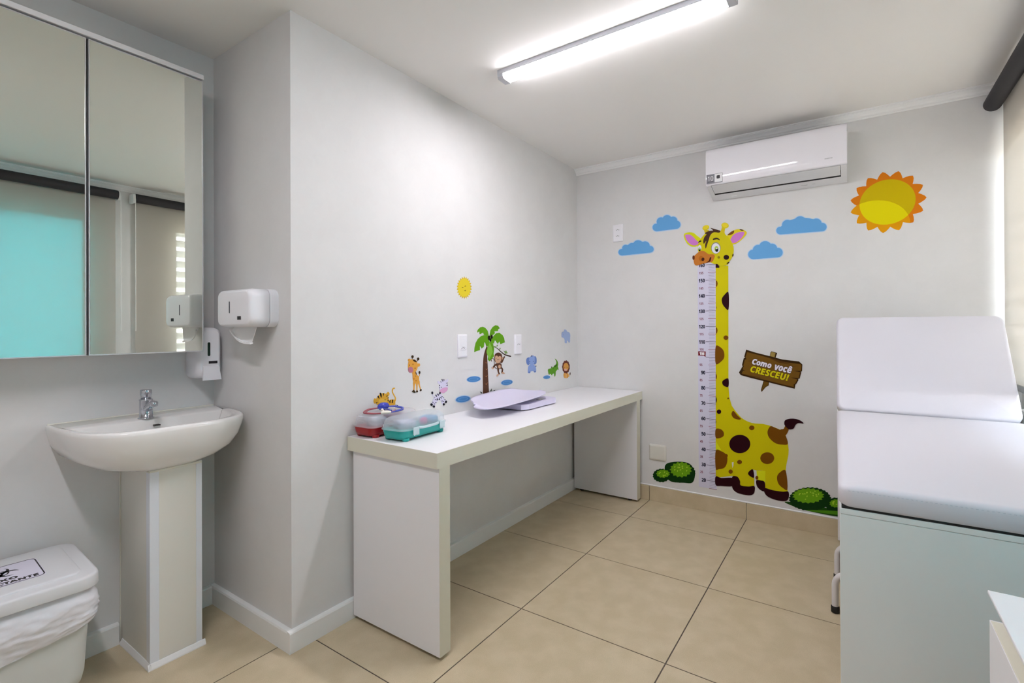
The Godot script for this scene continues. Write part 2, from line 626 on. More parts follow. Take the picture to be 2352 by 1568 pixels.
# ---------------------------------------------------------------- exam table
func exam_table() -> void:
	var o := thing("exam_table", "white upholstered examination table with raised backrest by the window", "exam table", Vector3(1.70, 0, 1.88), deg_to_rad(1.57))
	var w := 0.635
	var lm: Material = mats.bed_laminate
	var m := MB.new()
	m.span(Vector3(0, 0.006, -0.022), Vector3(w, 0.7285, -0.004), 0.001)
	part("foot_panel", m, lm, o)
	m = MB.new()
	m.span(Vector3(0, 0.006, -1.83), Vector3(w, 0.7285, -1.812), 0.001)
	part("head_panel", m, mats.laminate, o)
	m = MB.new()
	m.span(Vector3(0, 0.7295, -1.83), Vector3(w, 0.743, -0.003), 0.001)
	part("top_board", m, lm, o)
	m = MB.new()
	m.span(Vector3(0.57, 0.02, -1.81), Vector3(0.588, 0.7285, -0.024), 0.001)
	part("centre_panel", m, lm, o)
	m = MB.new()
	m.cushion(w + 0.006, 1.318, 0.7490, 0.803, 0.016, 0.03, 0.004, Transform3D(Basis.IDENTITY, Vector3(w * 0.5, 0, -0.657)), 0.008)
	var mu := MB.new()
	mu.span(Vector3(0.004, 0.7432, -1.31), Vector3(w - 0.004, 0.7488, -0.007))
	part("gap_shade_board", mu, mats.dark, o)  # added black board, paints the shadow gap between mattress and top board
	var mt := part("mattress", m, mats.vinyl, o)
	# sewn seam along the foot edge
	m = MB.new()
	for k in 70:
		var x := 0.02 + k * 0.0087
		if x > w - 0.02: break
		m.box(Vector3(x, 0.7905, 0.0012), Vector3(0.0045, 0.0011, 0.0012), 0.0004)
	part("seam", m, mat("thread", "b9bcc8", 0.8), mt)
	var an := deg_to_rad(57.0)
	m = MB.new()
	var xf := Transform3D(Basis(Vector3.RIGHT, an), Vector3(w * 0.5, 0.803, -1.322)) * Transform3D(Basis.IDENTITY, Vector3(0, 0, -0.265))
	m.cushion(w + 0.004, 0.53, -0.055, 0.0, 0.016, 0.035, 0.006, xf, 0.008)
	part("backrest", m, mats.vinyl, o)
	m = MB.new()
	m.box(Vector3(0, -0.064, 0), Vector3(w - 0.02, 0.016, 0.50), 0.001, xf)
	part("backrest_board", m, mats.laminate, o)
	for sx in [0.06, w - 0.06]:
		m = MB.new()
		m.tube([Vector3(sx, 0.742, -1.70), Vector3(sx, 0.742 + 0.28, -1.565)], 0.009, 10)
		part("support_strut", m, mats.aluminium, o)

func step_stool() -> void:
	var o := thing("step_stool", "white tubular step stool with black feet tucked under the exam table", "step stool", Vector3(1.66, 0, 0.73))
	var wt := mat("white_tube", "ddd9da", 0.3)
	for z in [0.16, -0.16]:
		var m := MB.new()
		var r := 0.055
		var pts := [Vector3(0.0, 0.022, z), Vector3(0.0, 0.17 - r, z)]
		for k in range(1, 7):
			var t := PI * 0.5 * k / 6.0
			pts.append(Vector3(r - r * cos(t), 0.17 - r + r * sin(t), z))
		pts.append(Vector3(0.24, 0.17, z))
		m.tube(pts, 0.0125, 12)
		m.tube([Vector3(0.24, 0.022, z), Vector3(0.24, 0.33, z), Vector3(0.26, 0.345, z), Vector3(0.44, 0.345, z), Vector3(0.455, 0.33, z), Vector3(0.455, 0.022, z)], 0.0125, 12)
		part("leg", m, wt, o)
		for x in [0.0, 0.24, 0.455]:
			m = MB.new()
			m.lathe([[0.0125, 0.0], [0.0155, 0.002], [0.0155, 0.026], [0.013, 0.028]], Transform3D(Basis.IDENTITY, Vector3(x, 0, z)), 14)
			part("rubber_foot", m, mats.dark, o)
	for q in [[0.06, 0.25, 0.1825], [0.27, 0.45, 0.3575]]:
		var m := MB.new()
		m.span(Vector3(q[0], q[2], -0.17), Vector3(q[1], q[2] + 0.018, 0.17), 0.004)
		part("tread", m, mats.charcoal, o)

# ---------------------------------------------------------------- bench along the left wall
func bench() -> void:
	var o := thing("bench_table", "long white slab legged bench table against the left wall", "table", Vector3(0.253, 0, 1.033))
	var c := Vector3(0.253, 0, 1.033)
	var x1 := 0.506
	var m := MB.new()
	m.span(Vector3(0.002, 0.6935, 0.006) - c, Vector3(x1 - 0.0012, 0.7507, 2.0598) - c, 0.0006)
	var top := part("tabletop", m, mats.laminate, o)
	m = MB.new()
	m.span(Vector3(x1 - 0.001, 0.6935, 0.006) - c, Vector3(x1, 0.7500, 2.061) - c)
	m.span(Vector3(0.002, 0.6935, 2.06) - c, Vector3(x1 - 0.001, 0.7500, 2.061) - c)
	part("edge_band", m, mats.edge_band, top)
	for q in [[1.992, 2.048], [0.046, 0.104]]:
		m = MB.new()
		m.span(Vector3(0.022, 0.016, q[0]) - c, Vector3(x1 - 0.0032, 0.693, q[1]) - c, 0.0006)
		var lg := part("leg_panel", m, mats.laminate, o)
		m = MB.new()
		m.span(Vector3(x1 - 0.003, 0.016, q[0]) - c, Vector3(x1 - 0.002, 0.693, q[1]) - c)
		part("edge_band", m, mats.edge_band, lg)
		for x in [0.07, 0.44]:
			m = MB.new()
			m.lathe([[0.012, 0.0], [0.014, 0.002], [0.014, 0.016]], Transform3D(Basis.IDENTITY, Vector3(x, 0, (q[0] + q[1]) * 0.5) - c), 14)
			part("glide", m, mats.dark, lg)

# ---------------------------------------------------------------- washbasin
func basin_ring(sx: float, sz: float, y: float, n := 64) -> PackedVector3Array:
	# superellipse front, flat back on the wall
	var ring := PackedVector3Array()
	for k in n:
		var t := PI * (0.5 - 0.5 * cos(PI * k / (n - 1)))
		t = PI * (0.5 - 0.5 * cos(t))
		var a := pow(absf(cos(t)), 0.5) * signf(cos(t))
		var b := pow(absf(sin(t)), 0.5)
		ring.append(Vector3(b * 0.404 * sx, y, a * 0.274 * sz))
	return ring

func sink() -> void:
	var o := thing("washbasin", "white ceramic washbasin fixed to the wall below the mirror", "sink", Vector3(XS, 0.70, 2.583))
	var m := MB.new()
	var rings := []
	for p in [[0.70, 0.36, 0.0008], [0.755, 0.50, 0.004], [0.82, 0.72, 0.022], [0.90, 0.87, 0.052], [0.95, 0.955, 0.09], [0.985, 0.985, 0.125], [1.0, 1.0, 0.148], [0.998, 0.998, 0.157], [0.988, 0.99, 0.1615], [0.97, 0.975, 0.163]]:
		rings.append(basin_ring(p[0], p[1], p[2]))
	# rim, then down into the bowl (the bowl sits forward of the tap deck)
	var bowl := func(s: float, y: float) -> PackedVector3Array:
		var ring := PackedVector3Array()
		for k in 64:
			var t := PI * (0.5 - 0.5 * cos(PI * k / 63.0))
			t = PI * (0.5 - 0.5 * cos(t))
			var a := pow(absf(cos(t)), 0.62) * signf(cos(t))
			var b := pow(absf(sin(t)), 0.55)
			var x := 0.375 * b
			x = maxf(x, 0.155 - 0.02 * absf(a))
			ring.append(Vector3(0.265 + (x - 0.265) * s, y, a * 0.248 * s))
		return ring
	for p in [[1.0, 0.160], [0.985, 0.152], [0.95, 0.130], [0.88, 0.095], [0.74, 0.062], [0.5, 0.044], [0.2, 0.036], [0.06, 0.034]]:
		rings.append(bowl.call(p[0], p[1]))
	m.loft(rings)
	part("basin", m, mats.ceramic, o)
	m = MB.new()
	m.lathe([[0.0, 0.0], [0.021, 0.0], [0.021, 0.003], [0.016, 0.004], [0.0, 0.003]], Transform3D(Basis.IDENTITY, Vector3(0.265, 0.0345, 0)), 20)
	part("drain", m, mats.chrome, o)
	m = MB.new()
	m.box(Vector3(0.152, 0.135, -0.005), Vector3(0.02, 0.0035, 0.02), 0.001, Transform3D.IDENTITY)
	part("overflow", m, mats.dark, o)
	m = MB.new()
	m.tube([Vector3(0.003, 0.163, -0.272), Vector3(0.003, 0.164, 0.0), Vector3(0.003, 0.163, 0.27)], 0.0035, 6)
	part("sealant", m, mat("sealant", "e8e6da", 0.6), o)
	# push tap
	o = thing("tap", "short chrome push button tap on the washbasin", "tap", Vector3(-0.478, 0.861, 2.601))
	m = MB.new()
	m.lathe([[0.0, 0.0], [0.0255, 0.0], [0.0255, 0.003], [0.0215, 0.004], [0.0208, 0.03], [0.0205, 0.066], [0.0215, 0.0685], [0.0215, 0.0715], [0.018, 0.0725], [0.0, 0.0725]], Transform3D.IDENTITY, 32)
	part("body", m, mats.chrome, o)
	m = MB.new()
	m.lathe([[0.0, 0.0], [0.0165, 0.0], [0.0165, 0.014], [0.0185, 0.0155], [0.0185, 0.033], [0.0175, 0.035], [0.0, 0.0355]], Transform3D(Basis.IDENTITY, Vector3(0, 0.0725, 0)), 32)
	part("push_button", m, mats.chrome, o)
	m = MB.new()
	m.tube(path3([Vector3(0.006, 0.034, 0), Vector3(0.02, 0.042, 0), Vector3(0.045, 0.053, 0), Vector3(0.066, 0.060, 0)], 4), [0.014, 0.0145, 0.0145, 0.014, 0.0135, 0.013, 0.013, 0.013, 0.0125, 0.012, 0.012, 0.012, 0.012], 16)
	part("spout", m, mats.chrome, o)
	m = MB.new()
	m.lathe([[0.0, 0.0], [0.0125, 0.0], [0.0135, 0.002], [0.0135, 0.013], [0.0115, 0.016], [0.0, 0.0165]], Transform3D(Basis(Vector3(0, 0, 1), deg_to_rad(-10)), Vector3(0.07, 0.052, 0)), 24)
	part("outlet", m, mats.chrome, o)
	# boxed pedestal
	o = thing("sink_pedestal", "tall boxed pedestal with white corner strips under the washbasin", "pedestal", Vector3(-0.456, 0, 2.561))
	var c := Vector3(-0.456, 0, 2.561)
	var bx := mat("pedestal_paint", "e6e4db", 0.6)
	m = MB.new()
	m.span(Vector3(XS, 0.0, 2.478) - c, Vector3(-0.317, 0.699, 2.644) - c, 0.0005)
	part("box", m, bx, o)
	for q in [[2.617, 2.645], [2.477, 2.497]]:
		m = MB.new()
		m.span(Vector3(-0.3172, 0.012, q[0]) - c, Vector3(-0.3150, 0.699, q[1]) - c, 0.0006)
		part("corner_strip", m, mat("strip_white", "e6eaf0", 0.4), o)
	m = MB.new()
	m.span(Vector3(-0.345, 0.012, 2.6442) - c, Vector3(-0.3155, 0.699, 2.6458) - c, 0.0005)
	part("corner_strip", m, mats.strip_white, o)
	m = MB.new()
	m.span(Vector3(XS, 0.002, 2.6442) - c, Vector3(XS + 0.006, 0.69, 2.6475) - c, 0.001)
	part("sealant", m, mats.sealant, o)
	m = MB.new()
	var tp := PackedVector2Array([Vector2(0, 0), Vector2(0.010, 0), Vector2(0.010, 0.004), Vector2(0.0025, 0.020), Vector2(0, 0.020)])
	m.extrude(tp, 2.468 - c.z, 2.6535 - c.z, Transform3D(Basis(Vector3(1, 0, 0), Vector3(0, 1, 0), Vector3(0, 0, 1)), Vector3(-0.315 - c.x, 0, 0)))
	m.extrude(tp, XS + 0.02 - c.x, -0.306 - c.x, Transform3D(Basis(Vector3(0, 0, 1), Vector3(0, 1, 0), Vector3(1, 0, 0)), Vector3(0, 0, 2.644 - c.z)))
	part("foot_trim", m, mats.trim_white, o)
	m = MB.new()
	m.tube([Vector3(-0.317, 0.694, 2.478) - c, Vector3(-0.317, 0.694, 2.646) - c], 0.005, 8)
	m.tube([Vector3(-0.55, 0.694, 2.645) - c, Vector3(-0.317, 0.694, 2.645) - c], 0.005, 8)
	part("top_sealant", m, mats.sealant, o)

# ---------------------------------------------------------------- waste bin
func waste_bin() -> void:
	var at := Vector3(-0.378, 0, 3.003)
	var o := thing("waste_bin", "white pedal bin lined with a white bag, biohazard notice on its lid", "bin", at, deg_to_rad(-3.0))
	o.scale = Vector3.ONE * 1.03
	var wx := 0.368
	var wz := 0.385
	var bm := mat("bin_plastic", "d6d9d6", 0.4)
	var ring := func(w: float, l: float, y: float, r: float) -> PackedVector3Array:
		var q := PackedVector3Array()
		for p in MB.rr(w, l, r, 6): q.append(Vector3(p.x, y, p.y))
		return q
	var m := MB.new()
	m.loft([ring.call(wx - 0.10, wz - 0.10, 0.0, 0.04), ring.call(wx - 0.09, wz - 0.09, 0.004, 0.045), ring.call(wx - 0.085, wz - 0.085, 0.105, 0.05)])
	part("foot", m, bm, o)
	m = MB.new()
	m.loft([ring.call(wx - 0.085, wz - 0.085, 0.1055, 0.05), ring.call(wx - 0.065, wz - 0.065, 0.112, 0.055), ring.call(wx - 0.055, wz - 0.055, 0.14, 0.055), ring.call(wx - 0.03, wz - 0.03, 0.385, 0.055)])
	part("body", m, bm, o)
	m = MB.new()
	m.loft([ring.call(wx - 0.012, wz - 0.012, 0.400, 0.05), ring.call(wx - 0.001, wz - 0.001, 0.4005, 0.052), ring.call(wx, wz, 0.402, 0.052), ring.call(wx - 0.001, wz - 0.001, 0.430, 0.052), ring.call(wx - 0.004, wz - 0.004, 0.4345, 0.051), ring.call(wx - 0.012, wz - 0.012, 0.4370, 0.047), ring.call(wx - 0.02, wz - 0.02, 0.4375, 0.045), ring.call(wx - 0.08, wz - 0.08, 0.4395, 0.03)])
	m.loft([ring.call(wx - 0.076, wz - 0.076, 0.436, 0.03), ring.call(wx - 0.076, wz - 0.076, 0.4405, 0.03), ring.call(wx - 0.079, wz - 0.079, 0.4432, 0.029), ring.call(wx - 0.084, wz - 0.084, 0.4445, 0.027), ring.call(wx - 0.1, wz - 0.1, 0.445, 0.02)])
	var lid := part("lid", m, mat("bin_lid", "dedfe2", 0.35), o)
	# bag folded over the rim
	var bag := mat("bag", "ffffff", 0.28)
	bag.albedo_color = Color("e4e4ea")
	bag.clearcoat_enabled = true
	bag.clearcoat = 0.4
	bag.clearcoat_roughness = 0.15
	var nz := FastNoiseLite.new()
	nz.seed = 4
	nz.frequency = 1.0
	var n := 260
	var rings := []
	var prof := []
	for k in 27:
		var q := k / 26.0
		prof.append([0.397 - 0.155 * q, -0.022 + 0.024 * sin(minf(q * 2.6, 1.0) * PI * 0.5) - 0.016 * q * q])
	var base := PackedVector2Array()
	for p in MB.rr(wx, wz, 0.055, 6): base.append(p)
	var cv := Curve2D.new()
	for p in base: cv.add_point(p)
	cv.add_point(base[0])
	var per := cv.get_baked_length()
	for i in prof.size():
		var q := PackedVector3Array()
		var tt := float(i) / (prof.size() - 1)
		for k in n:
			var u := per * k / n
			var p := cv.sample_baked(u)
			var dir := p.normalized()
			var ang := TAU * k / n
			# sagging hem and diagonal creases
			var sag := 0.030 * sin(ang * 1.0 + 2.2) + 0.018 * sin(ang * 3.0 + 0.6)
			sag = 0.4 * sag + lerpf(0.045, -0.01, clampf((p.y + 0.19) / 0.38, 0.0, 1.0))
			var y: float = prof[i][0] + sag * tt * tt
			var fade := minf(1.0, tt * 4.0)
			var d: float = prof[i][1] + 0.004 + fade * (0.007 * nz.get_noise_2d(u * 7.0, tt * 1.6) - 0.007 * absf(nz.get_noise_2d(u * 5.0 + 3.0, tt * 4.2 + u * 5.0)) + 0.003 * nz.get_noise_2d(u * 20.0 + tt * 4.0, 9.0 + tt * 5.0))
			q.append(Vector3(p.x + dir.x * d, y, p.y + dir.y * d))
		rings.append(q)
	m = MB.new()
	m.loft(rings, false, false)
	part("bag", m, bag, o)
	# pedal
	m = MB.new()
	m.extrude(MB.rr(0.09, 0.03, 0.014), -0.006, 0.006, Transform3D(Basis(Vector3(0, 0, -1), Vector3(1, 0, 0), Vector3(0, -1, 0)), Vector3(wx * 0.5 - 0.008, 0.055, -0.06)))
	part("pedal", m, mats.dark, o)
	m = MB.new()
	m.extrude(MB.rr(0.085, 0.06, 0.028), 0.0, 0.004, Transform3D(Basis(Vector3(0, 0, -1), Vector3(0, 1, 0), Vector3(1, 0, 0)), Vector3(wx * 0.5 - 0.044, 0.075, -0.06)))
	part("pedal_opening", m, mats.dark, o)
	# notice: text reads from the room side (x towards the reader's down, -z to the reader's right)
	var f := Transform3D(Basis(Vector3(0, 0, -1), Vector3(-1, 0, 0), Vector3(0, 1, 0)), Vector3(0, 0.4452, 0.0))
	m = MB.new()
	m.extrude(MB.rr(0.172, 0.172, 0.016), 0.0, 0.0004, f)
	var nt := part("notice", m, mat("notice_white", "e2dff0", 0.4), lid)
	m = MB.new()
	var oo := MB.rr(0.168, 0.168, 0.015)
	var ii := MB.rr(0.162, 0.162, 0.012)
	for k in oo.size():
		var k2 := (k + 1) % oo.size()
		m.extrude(PackedVector2Array([oo[k], oo[k2], ii[k2], ii[k]]), 0.0003, 0.0007, f)
	bold_text(m, "LIXO", 0.060, 0.0165, f * Transform3D(Basis.IDENTITY, Vector3(-0.030, -0.047, 0.0003)), 0.0007)
	bold_text(m, "INFECTANTE", 0.140, 0.0165, f * Transform3D(Basis.IDENTITY, Vector3(-0.070, -0.074, 0.0003)), 0.0007)
	# biohazard mark: three open crescents round a ring
	var mid := Vector2(0, 0.019)
	var disc := func(c2: Vector2, r: float) -> PackedVector2Array:
		var q := PackedVector2Array()
		for k in 36: q.append(c2 + Vector2(cos(k * TAU / 36), sin(k * TAU / 36)) * r)
		return q
	for a in 3:
		var an := deg_to_rad(90.0 + a * 120.0)
		var u := Vector2(cos(an), sin(an))
		for q in Geometry2D.clip_polygons(disc.call(mid + u * 0.0195, 0.0225), disc.call(mid + u * 0.0265, 0.0172)):
			for q2 in Geometry2D.clip_polygons(q, disc.call(mid, 0.0042)):
				m.extrude(q2, 0.0003, 0.0007, f)
		for k in 8:
			var t0 := an + deg_to_rad(-40 + k * 10.0)
			var t1 := an + deg_to_rad(-40 + (k + 1) * 10.0)
			m.extrude(PackedVector2Array([mid + Vector2(cos(t0), sin(t0)) * 0.0165, mid + Vector2(cos(t1), sin(t1)) * 0.0165, mid + Vector2(cos(t1), sin(t1)) * 0.0205, mid + Vector2(cos(t0), sin(t0)) * 0.0205]), 0.0003, 0.0007, f)
	part("notice_print", m, mats.ink, nt)

# ---------------------------------------------------------------- air conditioner
func air_conditioner() -> void:
	var c := Vector3(1.345, 2.005, 0)
	var o := thing("air_conditioner", "white glossy split air conditioner high on the end wall", "air conditioner", c)
	var xf := Transform3D(Basis(Vector3(0, 0, 1), Vector3(0, 1, 0), Vector3(1, 0, 0)), -c)
	var body := mat("ac_body", "dfdfe2", 0.35)
	var pv := func(a: Array) -> PackedVector2Array:
		var q := PackedVector2Array()
		for i in range(0, a.size(), 2): q.append(Vector2(a[i], a[i + 1]))
		return q
	var m := MB.new()
	m.extrude(pv.call([0.0, 2.009, 0.01, 2.005, 0.03, 2.0095, 0.078, 2.0245, 0.078, 2.06, 0.186, 2.062, 0.186, 2.25, 0.175, 2.277, 0.15, 2.287, 0.0, 2.288]), 0.987, 1.703, xf)
	part("body", m, body, o)
	# cheeks either side of the louvre
	for q in [[0.9868, 1.012], [1.676, 1.7032]]:
		m = MB.new()
		m.extrude(pv.call([0.0785, 2.0245, 0.184, 2.0585, 0.187, 2.0635, 0.0785, 2.0635]), q[0], q[1], xf)
		part("cheek", m, body, o)
	m = MB.new()
	m.extrude(pv.call([0.05, 2.288, 0.13, 2.2905, 0.158, 2.289, 0.176, 2.283, 0.188, 2.270, 0.1935, 2.25, 0.196, 2.20, 0.1965, 2.15, 0.1955, 2.10, 0.1925, 2.072, 0.188, 2.0615, 0.180, 2.0625, 0.183, 2.25, 0.170, 2.274, 0.05, 2.280]), 0.985, 1.705, xf, true)
	part("front_panel", m, mats.gloss_white, o)
	m = MB.new()
	m.extrude(pv.call([0.090, 2.0305, 0.182, 2.0585, 0.181, 2.061, 0.088, 2.036]), 1.0145, 1.6735, xf)
	part("louver", m, body, o)
	m = MB.new()
	m.extrude(pv.call([0.0782, 2.0255, 0.0885, 2.0340, 0.086, 2.059, 0.0782, 2.059]), 1.0125, 1.6755, xf)
	part("air_slot", m, mats.dark, o)
	for x in [1.12, 1.43]:
		m = MB.new()
		m.box(Vector3(x, 2.0135, 0.043) - c, Vector3(0.03, 0.004, 0.006), 0.001)
		part("latch_tab", m, body, o)
	# badges
	m = MB.new()
	m.extrude(MB.rr(0.093, 0.056, 0.001), 0.0, 0.0006, Transform3D(Basis.IDENTITY, Vector3(1.0355, 2.0975, 0.1958) - c))
	var bd := part("energy_badge", m, mat("badge_grey", "77747c", 0.4), o)
	m = MB.new()
	m.extrude(MB.rr(0.044, 0.050, 0.001), 0.0, 0.0009, Transform3D(Basis.IDENTITY, Vector3(1.0585, 2.0985, 0.196) - c))
	part("badge_field", m, mats.paper, bd)
	m = MB.new()
	m.extrude(MB.rr(0.019, 0.020, 0.005), 0.0, 0.0014, Transform3D(Basis.IDENTITY, Vector3(1.0575, 2.1035, 0.1962) - c))
	part("badge_mark", m, mats.ink, bd)
	m = MB.new()
	text(m, "10", 0.032, 0.028, Transform3D(Basis.IDENTITY, Vector3(0.997, 2.086, 0.1962) - c), 400, 0.0008)
	part("badge_number", m, mats.paper, bd)
	m = MB.new()
	m.box(Vector3(1.013, 2.080, 0.1965) - c, Vector3(0.034, 0.003, 0.001))
	part("badge_line", m, mats.ink, bd)
	m = MB.new()
	text(m, "Midea", 0.043, 0.0115, Transform3D(Basis.IDENTITY, Vector3(1.329, 2.1055, 0.1955) - c), 700, 0.0012)
	var ringp := PackedVector2Array()
	for k in 22: ringp.append(Vector2(cos(0.5 + k * 0.25), sin(0.5 + k * 0.25)) * 0.0075)
	for k in 22: ringp.append(Vector2(cos(0.5 + (21 - k) * 0.25), sin(0.5 + (21 - k) * 0.25)) * 0.0055)
	m.extrude(ringp, 0.0, 0.0012, Transform3D(Basis.IDENTITY, Vector3(1.3205, 2.1105, 0.1955) - c))
	part("logo", m, mat("logo_white", "ffffff", 0.15), o)
	m = MB.new()
	text(m, "INVERTER", 0.036, 0.0055, Transform3D(Basis.IDENTITY, Vector3(1.604, 2.1015, 0.1955) - c), 400, 0.0006)
	part("lettering", m, mat("print_grey", "77777c", 0.5), o)
	# worn notice on the lower lip
	m = MB.new()
	var lip := Transform3D(Basis(Vector3.RIGHT, deg_to_rad(106.0)), Vector3(1.515, 2.0135, 0.049) - c)
	m.box(Vector3(-0.018, 0.010, 0.0), Vector3(0.034, 0.005, 0.0012), 0.0, lip)
	m.box(Vector3(0.030, 0.010, 0.0), Vector3(0.014, 0.006, 0.0012), 0.0, lip)
	m.box(Vector3(0.008, -0.010, 0.0), Vector3(0.028, 0.003, 0.0012), 0.0, lip)
	part("small_print", m, mats.print_grey, o)

# ---------------------------------------------------------------- towel and soap dispensers
func dispensers() -> void:
	var z0 := ZC
	var o := thing("towel_dispenser", "white paper towel dispenser on the jutting corner wall", "dispenser", Vector3(-0.205, 1.275, z0))
	var m := MB.new()
	var rings := []
	# front view outline (x right, y up), stacked outwards along z; the bottom is tucked under at the back
	var add := func(w: float, h: float, dy: float, z: float, r: float) -> void:
		var q := PackedVector3Array()
		for p in MB.rr(w, h, r, 7): q.append(Vector3(p.x, p.y + dy, z))
		rings.append(q)
	add.call(0.246, 0.140, 0.0, 0.0, 0.028)
	add.call(0.250, 0.144, 0.0, 0.004, 0.03)
	add.call(0.250, 0.144, 0.0, 0.034, 0.03)
	m.loft(rings)
	part("back_shell", m, mats.plastic_white, o)
	m = MB.new()
	rings.clear()
	add.call(0.246, 0.140, 0.0, 0.0355, 0.03)
	add.call(0.249, 0.143, 0.0, 0.037, 0.032)
	add.call(0.248, 0.142, 0.0, 0.085, 0.032)
	add.call(0.246, 0.139, 0.0, 0.098, 0.031)
	add.call(0.242, 0.134, 0.0, 0.105, 0.029)
	add.call(0.234, 0.126, -0.001, 0.1095, 0.025)
	add.call(0.224, 0.116, -0.001, 0.1108, 0.02)
	add.call(0.15, 0.06, -0.002, 0.1112, 0.012)
	m.loft(rings)
	part("cover", m, mats.plastic_white, o)
	m = MB.new()
	m.extrude(MB.rr(0.007, 0.045, 0.0034), 0.0, 0.0008, Transform3D(Basis.IDENTITY, Vector3(-0.022, 0.003, 0.1112)))
	part("level_window", m, mat("window_grey", "5c5f68", 0.2), o)
	m = MB.new()
	m.box(Vector3(0.05, -0.038, 0.1114), Vector3(0.026, 0.013, 0.001))
	part("maker_plate", m, mats.ink, o)
	m = MB.new()
	var pv := path3([Vector3(-0.092, -0.084, 0.072), Vector3(-0.072, -0.104, 0.068), Vector3(-0.04, -0.122, 0.066), Vector3(0.0, -0.131, 0.066), Vector3(0.052, -0.134, 0.066)], 5)
	rings = []
	for p in pv:
		rings.append(PackedVector3Array([p + Vector3(0, 0.0035, 0.006), p + Vector3(0, -0.0035, 0.006), p + Vector3(0.004, -0.0005, -0.003), p + Vector3(0.004, 0.004, -0.003)]))
	m.loft(rings, true, true, false)
	var A := []
	var B := []
	for i in pv.size():
		var t := float(i) / (pv.size() - 1)
		A.append(pv[i])
		B.append(Vector3(lerpf(-0.086, 0.078, t), -0.0705, 0.060))
	rings = []
	for i in pv.size():
		rings.append(PackedVector3Array([A[i] + Vector3(0, 0, 0.001), B[i] + Vector3(0, 0, 0.001), B[i] - Vector3(0, 0, 0.001), A[i] - Vector3(0, 0, 0.001)]))
	m.loft(rings, true, true, false)
	part("paper_towel", m, mats.paper, o)
	# soap dispenser on the recess wall
	o = thing("soap_dispenser", "white soap dispenser beside the lower mirror corner", "dispenser", Vector3(XS, 1.10, 2.369))
	m = MB.new()
	rings = []
	var add2 := func(w: float, h: float, dy: float, x: float, r: float) -> void:
		var q := PackedVector3Array()
		for p in MB.rr(w, h, r, 6): q.append(Vector3(x, p.y + dy, -p.x))
		rings.append(q)
	add2.call(0.098, 0.212, -0.004, 0.0, 0.022)
	add2.call(0.100, 0.214, -0.004, 0.004, 0.024)
	add2.call(0.100, 0.214, -0.004, 0.05, 0.026)
	add2.call(0.097, 0.208, -0.002, 0.078, 0.028)
	add2.call(0.088, 0.196, 0.001, 0.096, 0.026)
	add2.call(0.070, 0.175, 0.004, 0.103, 0.02)
	m.loft(rings)
	part("body", m, mats.plastic_white, o)
	m = MB.new()
	m.extrude(MB.rr(0.0105, 0.058, 0.005), 0.0, 0.001, Transform3D(Basis(Vector3(0, 0, -1), Vector3(0, 1, 0), Vector3(1, 0, 0)), Vector3(0.1028, 0.012, 0.004)))
	part("level_window", m, mat("window_green", "123026", 0.1), o)
	m = MB.new()
	m.box(Vector3(0.1034, -0.043, -0.012), Vector3(0.001, 0.011, 0.034))
	part("maker_plate", m, mats.ink, o)
	m = MB.new()
	rings = []
	for p in [[0.098, -0.052, 0.030], [0.108, -0.062, 0.031], [0.113, -0.085, 0.033], [0.118, -0.116, 0.036]]:
		rings.append(PackedVector3Array([Vector3(p[0], p[1], -p[2] - 0.003), Vector3(p[0], p[1], p[2] - 0.003), Vector3(p[0] - 0.006, p[1] - 0.001, p[2] - 0.003), Vector3(p[0] - 0.006, p[1] - 0.001, -p[2] - 0.003)]))
	m.loft(rings, true, true, false)
	part("push_lever", m, mats.plastic_white, o)

# ---------------------------------------------------------------- sockets
func plate(o: Node3D, w: float, h: float, holes: Array) -> void:
	var m := MB.new()
	var rings := []
	for p in [[0.0, 0.0], [0.0, 0.006], [0.003, 0.0085], [0.008, 0.0095]]:
		var q := PackedVector3Array()
		for a in MB.rr(w - 2 * p[0], h - 2 * p[0], 0.004, 3): q.append(Vector3(a.x, a.y, p[1]))
		rings.append(q)
	m.loft(rings)
	part("plate", m, mats.plastic_white, o)
	for hy in holes:
		m = MB.new()
		# hexagonal recessed socket well
		var hx := PackedVector2Array([Vector2(-0.020, 0), Vector2(-0.011, 0.0085), Vector2(0.011, 0.0085), Vector2(0.020, 0), Vector2(0.011, -0.0085), Vector2(-0.011, -0.0085)])
		for k in 6:
			var a := hx[k]
			var b := hx[(k + 1) % 6]
			m.extrude(PackedVector2Array([a, b, b * 0.86, a * 0.86]), 0.009, 0.0115, Transform3D(Basis.IDENTITY, Vector3(0, hy, 0)))
		var so := part("socket", m, mats.plastic_white, o)
		m = MB.new()
		for x in [-0.0095, 0.0, 0.0095]:
			var circ := PackedVector2Array()
			for k in 10: circ.append(Vector2(x + cos(k * TAU / 10) * 0.0024, (0.002 if x == 0.0 else -0.0008) + sin(k * TAU / 10) * 0.0024))
			m.extrude(circ, 0.009, 0.0099, Transform3D(Basis.IDENTITY, Vector3(0, hy, 0)))
		part("pin_holes", m, mats.dark, so)

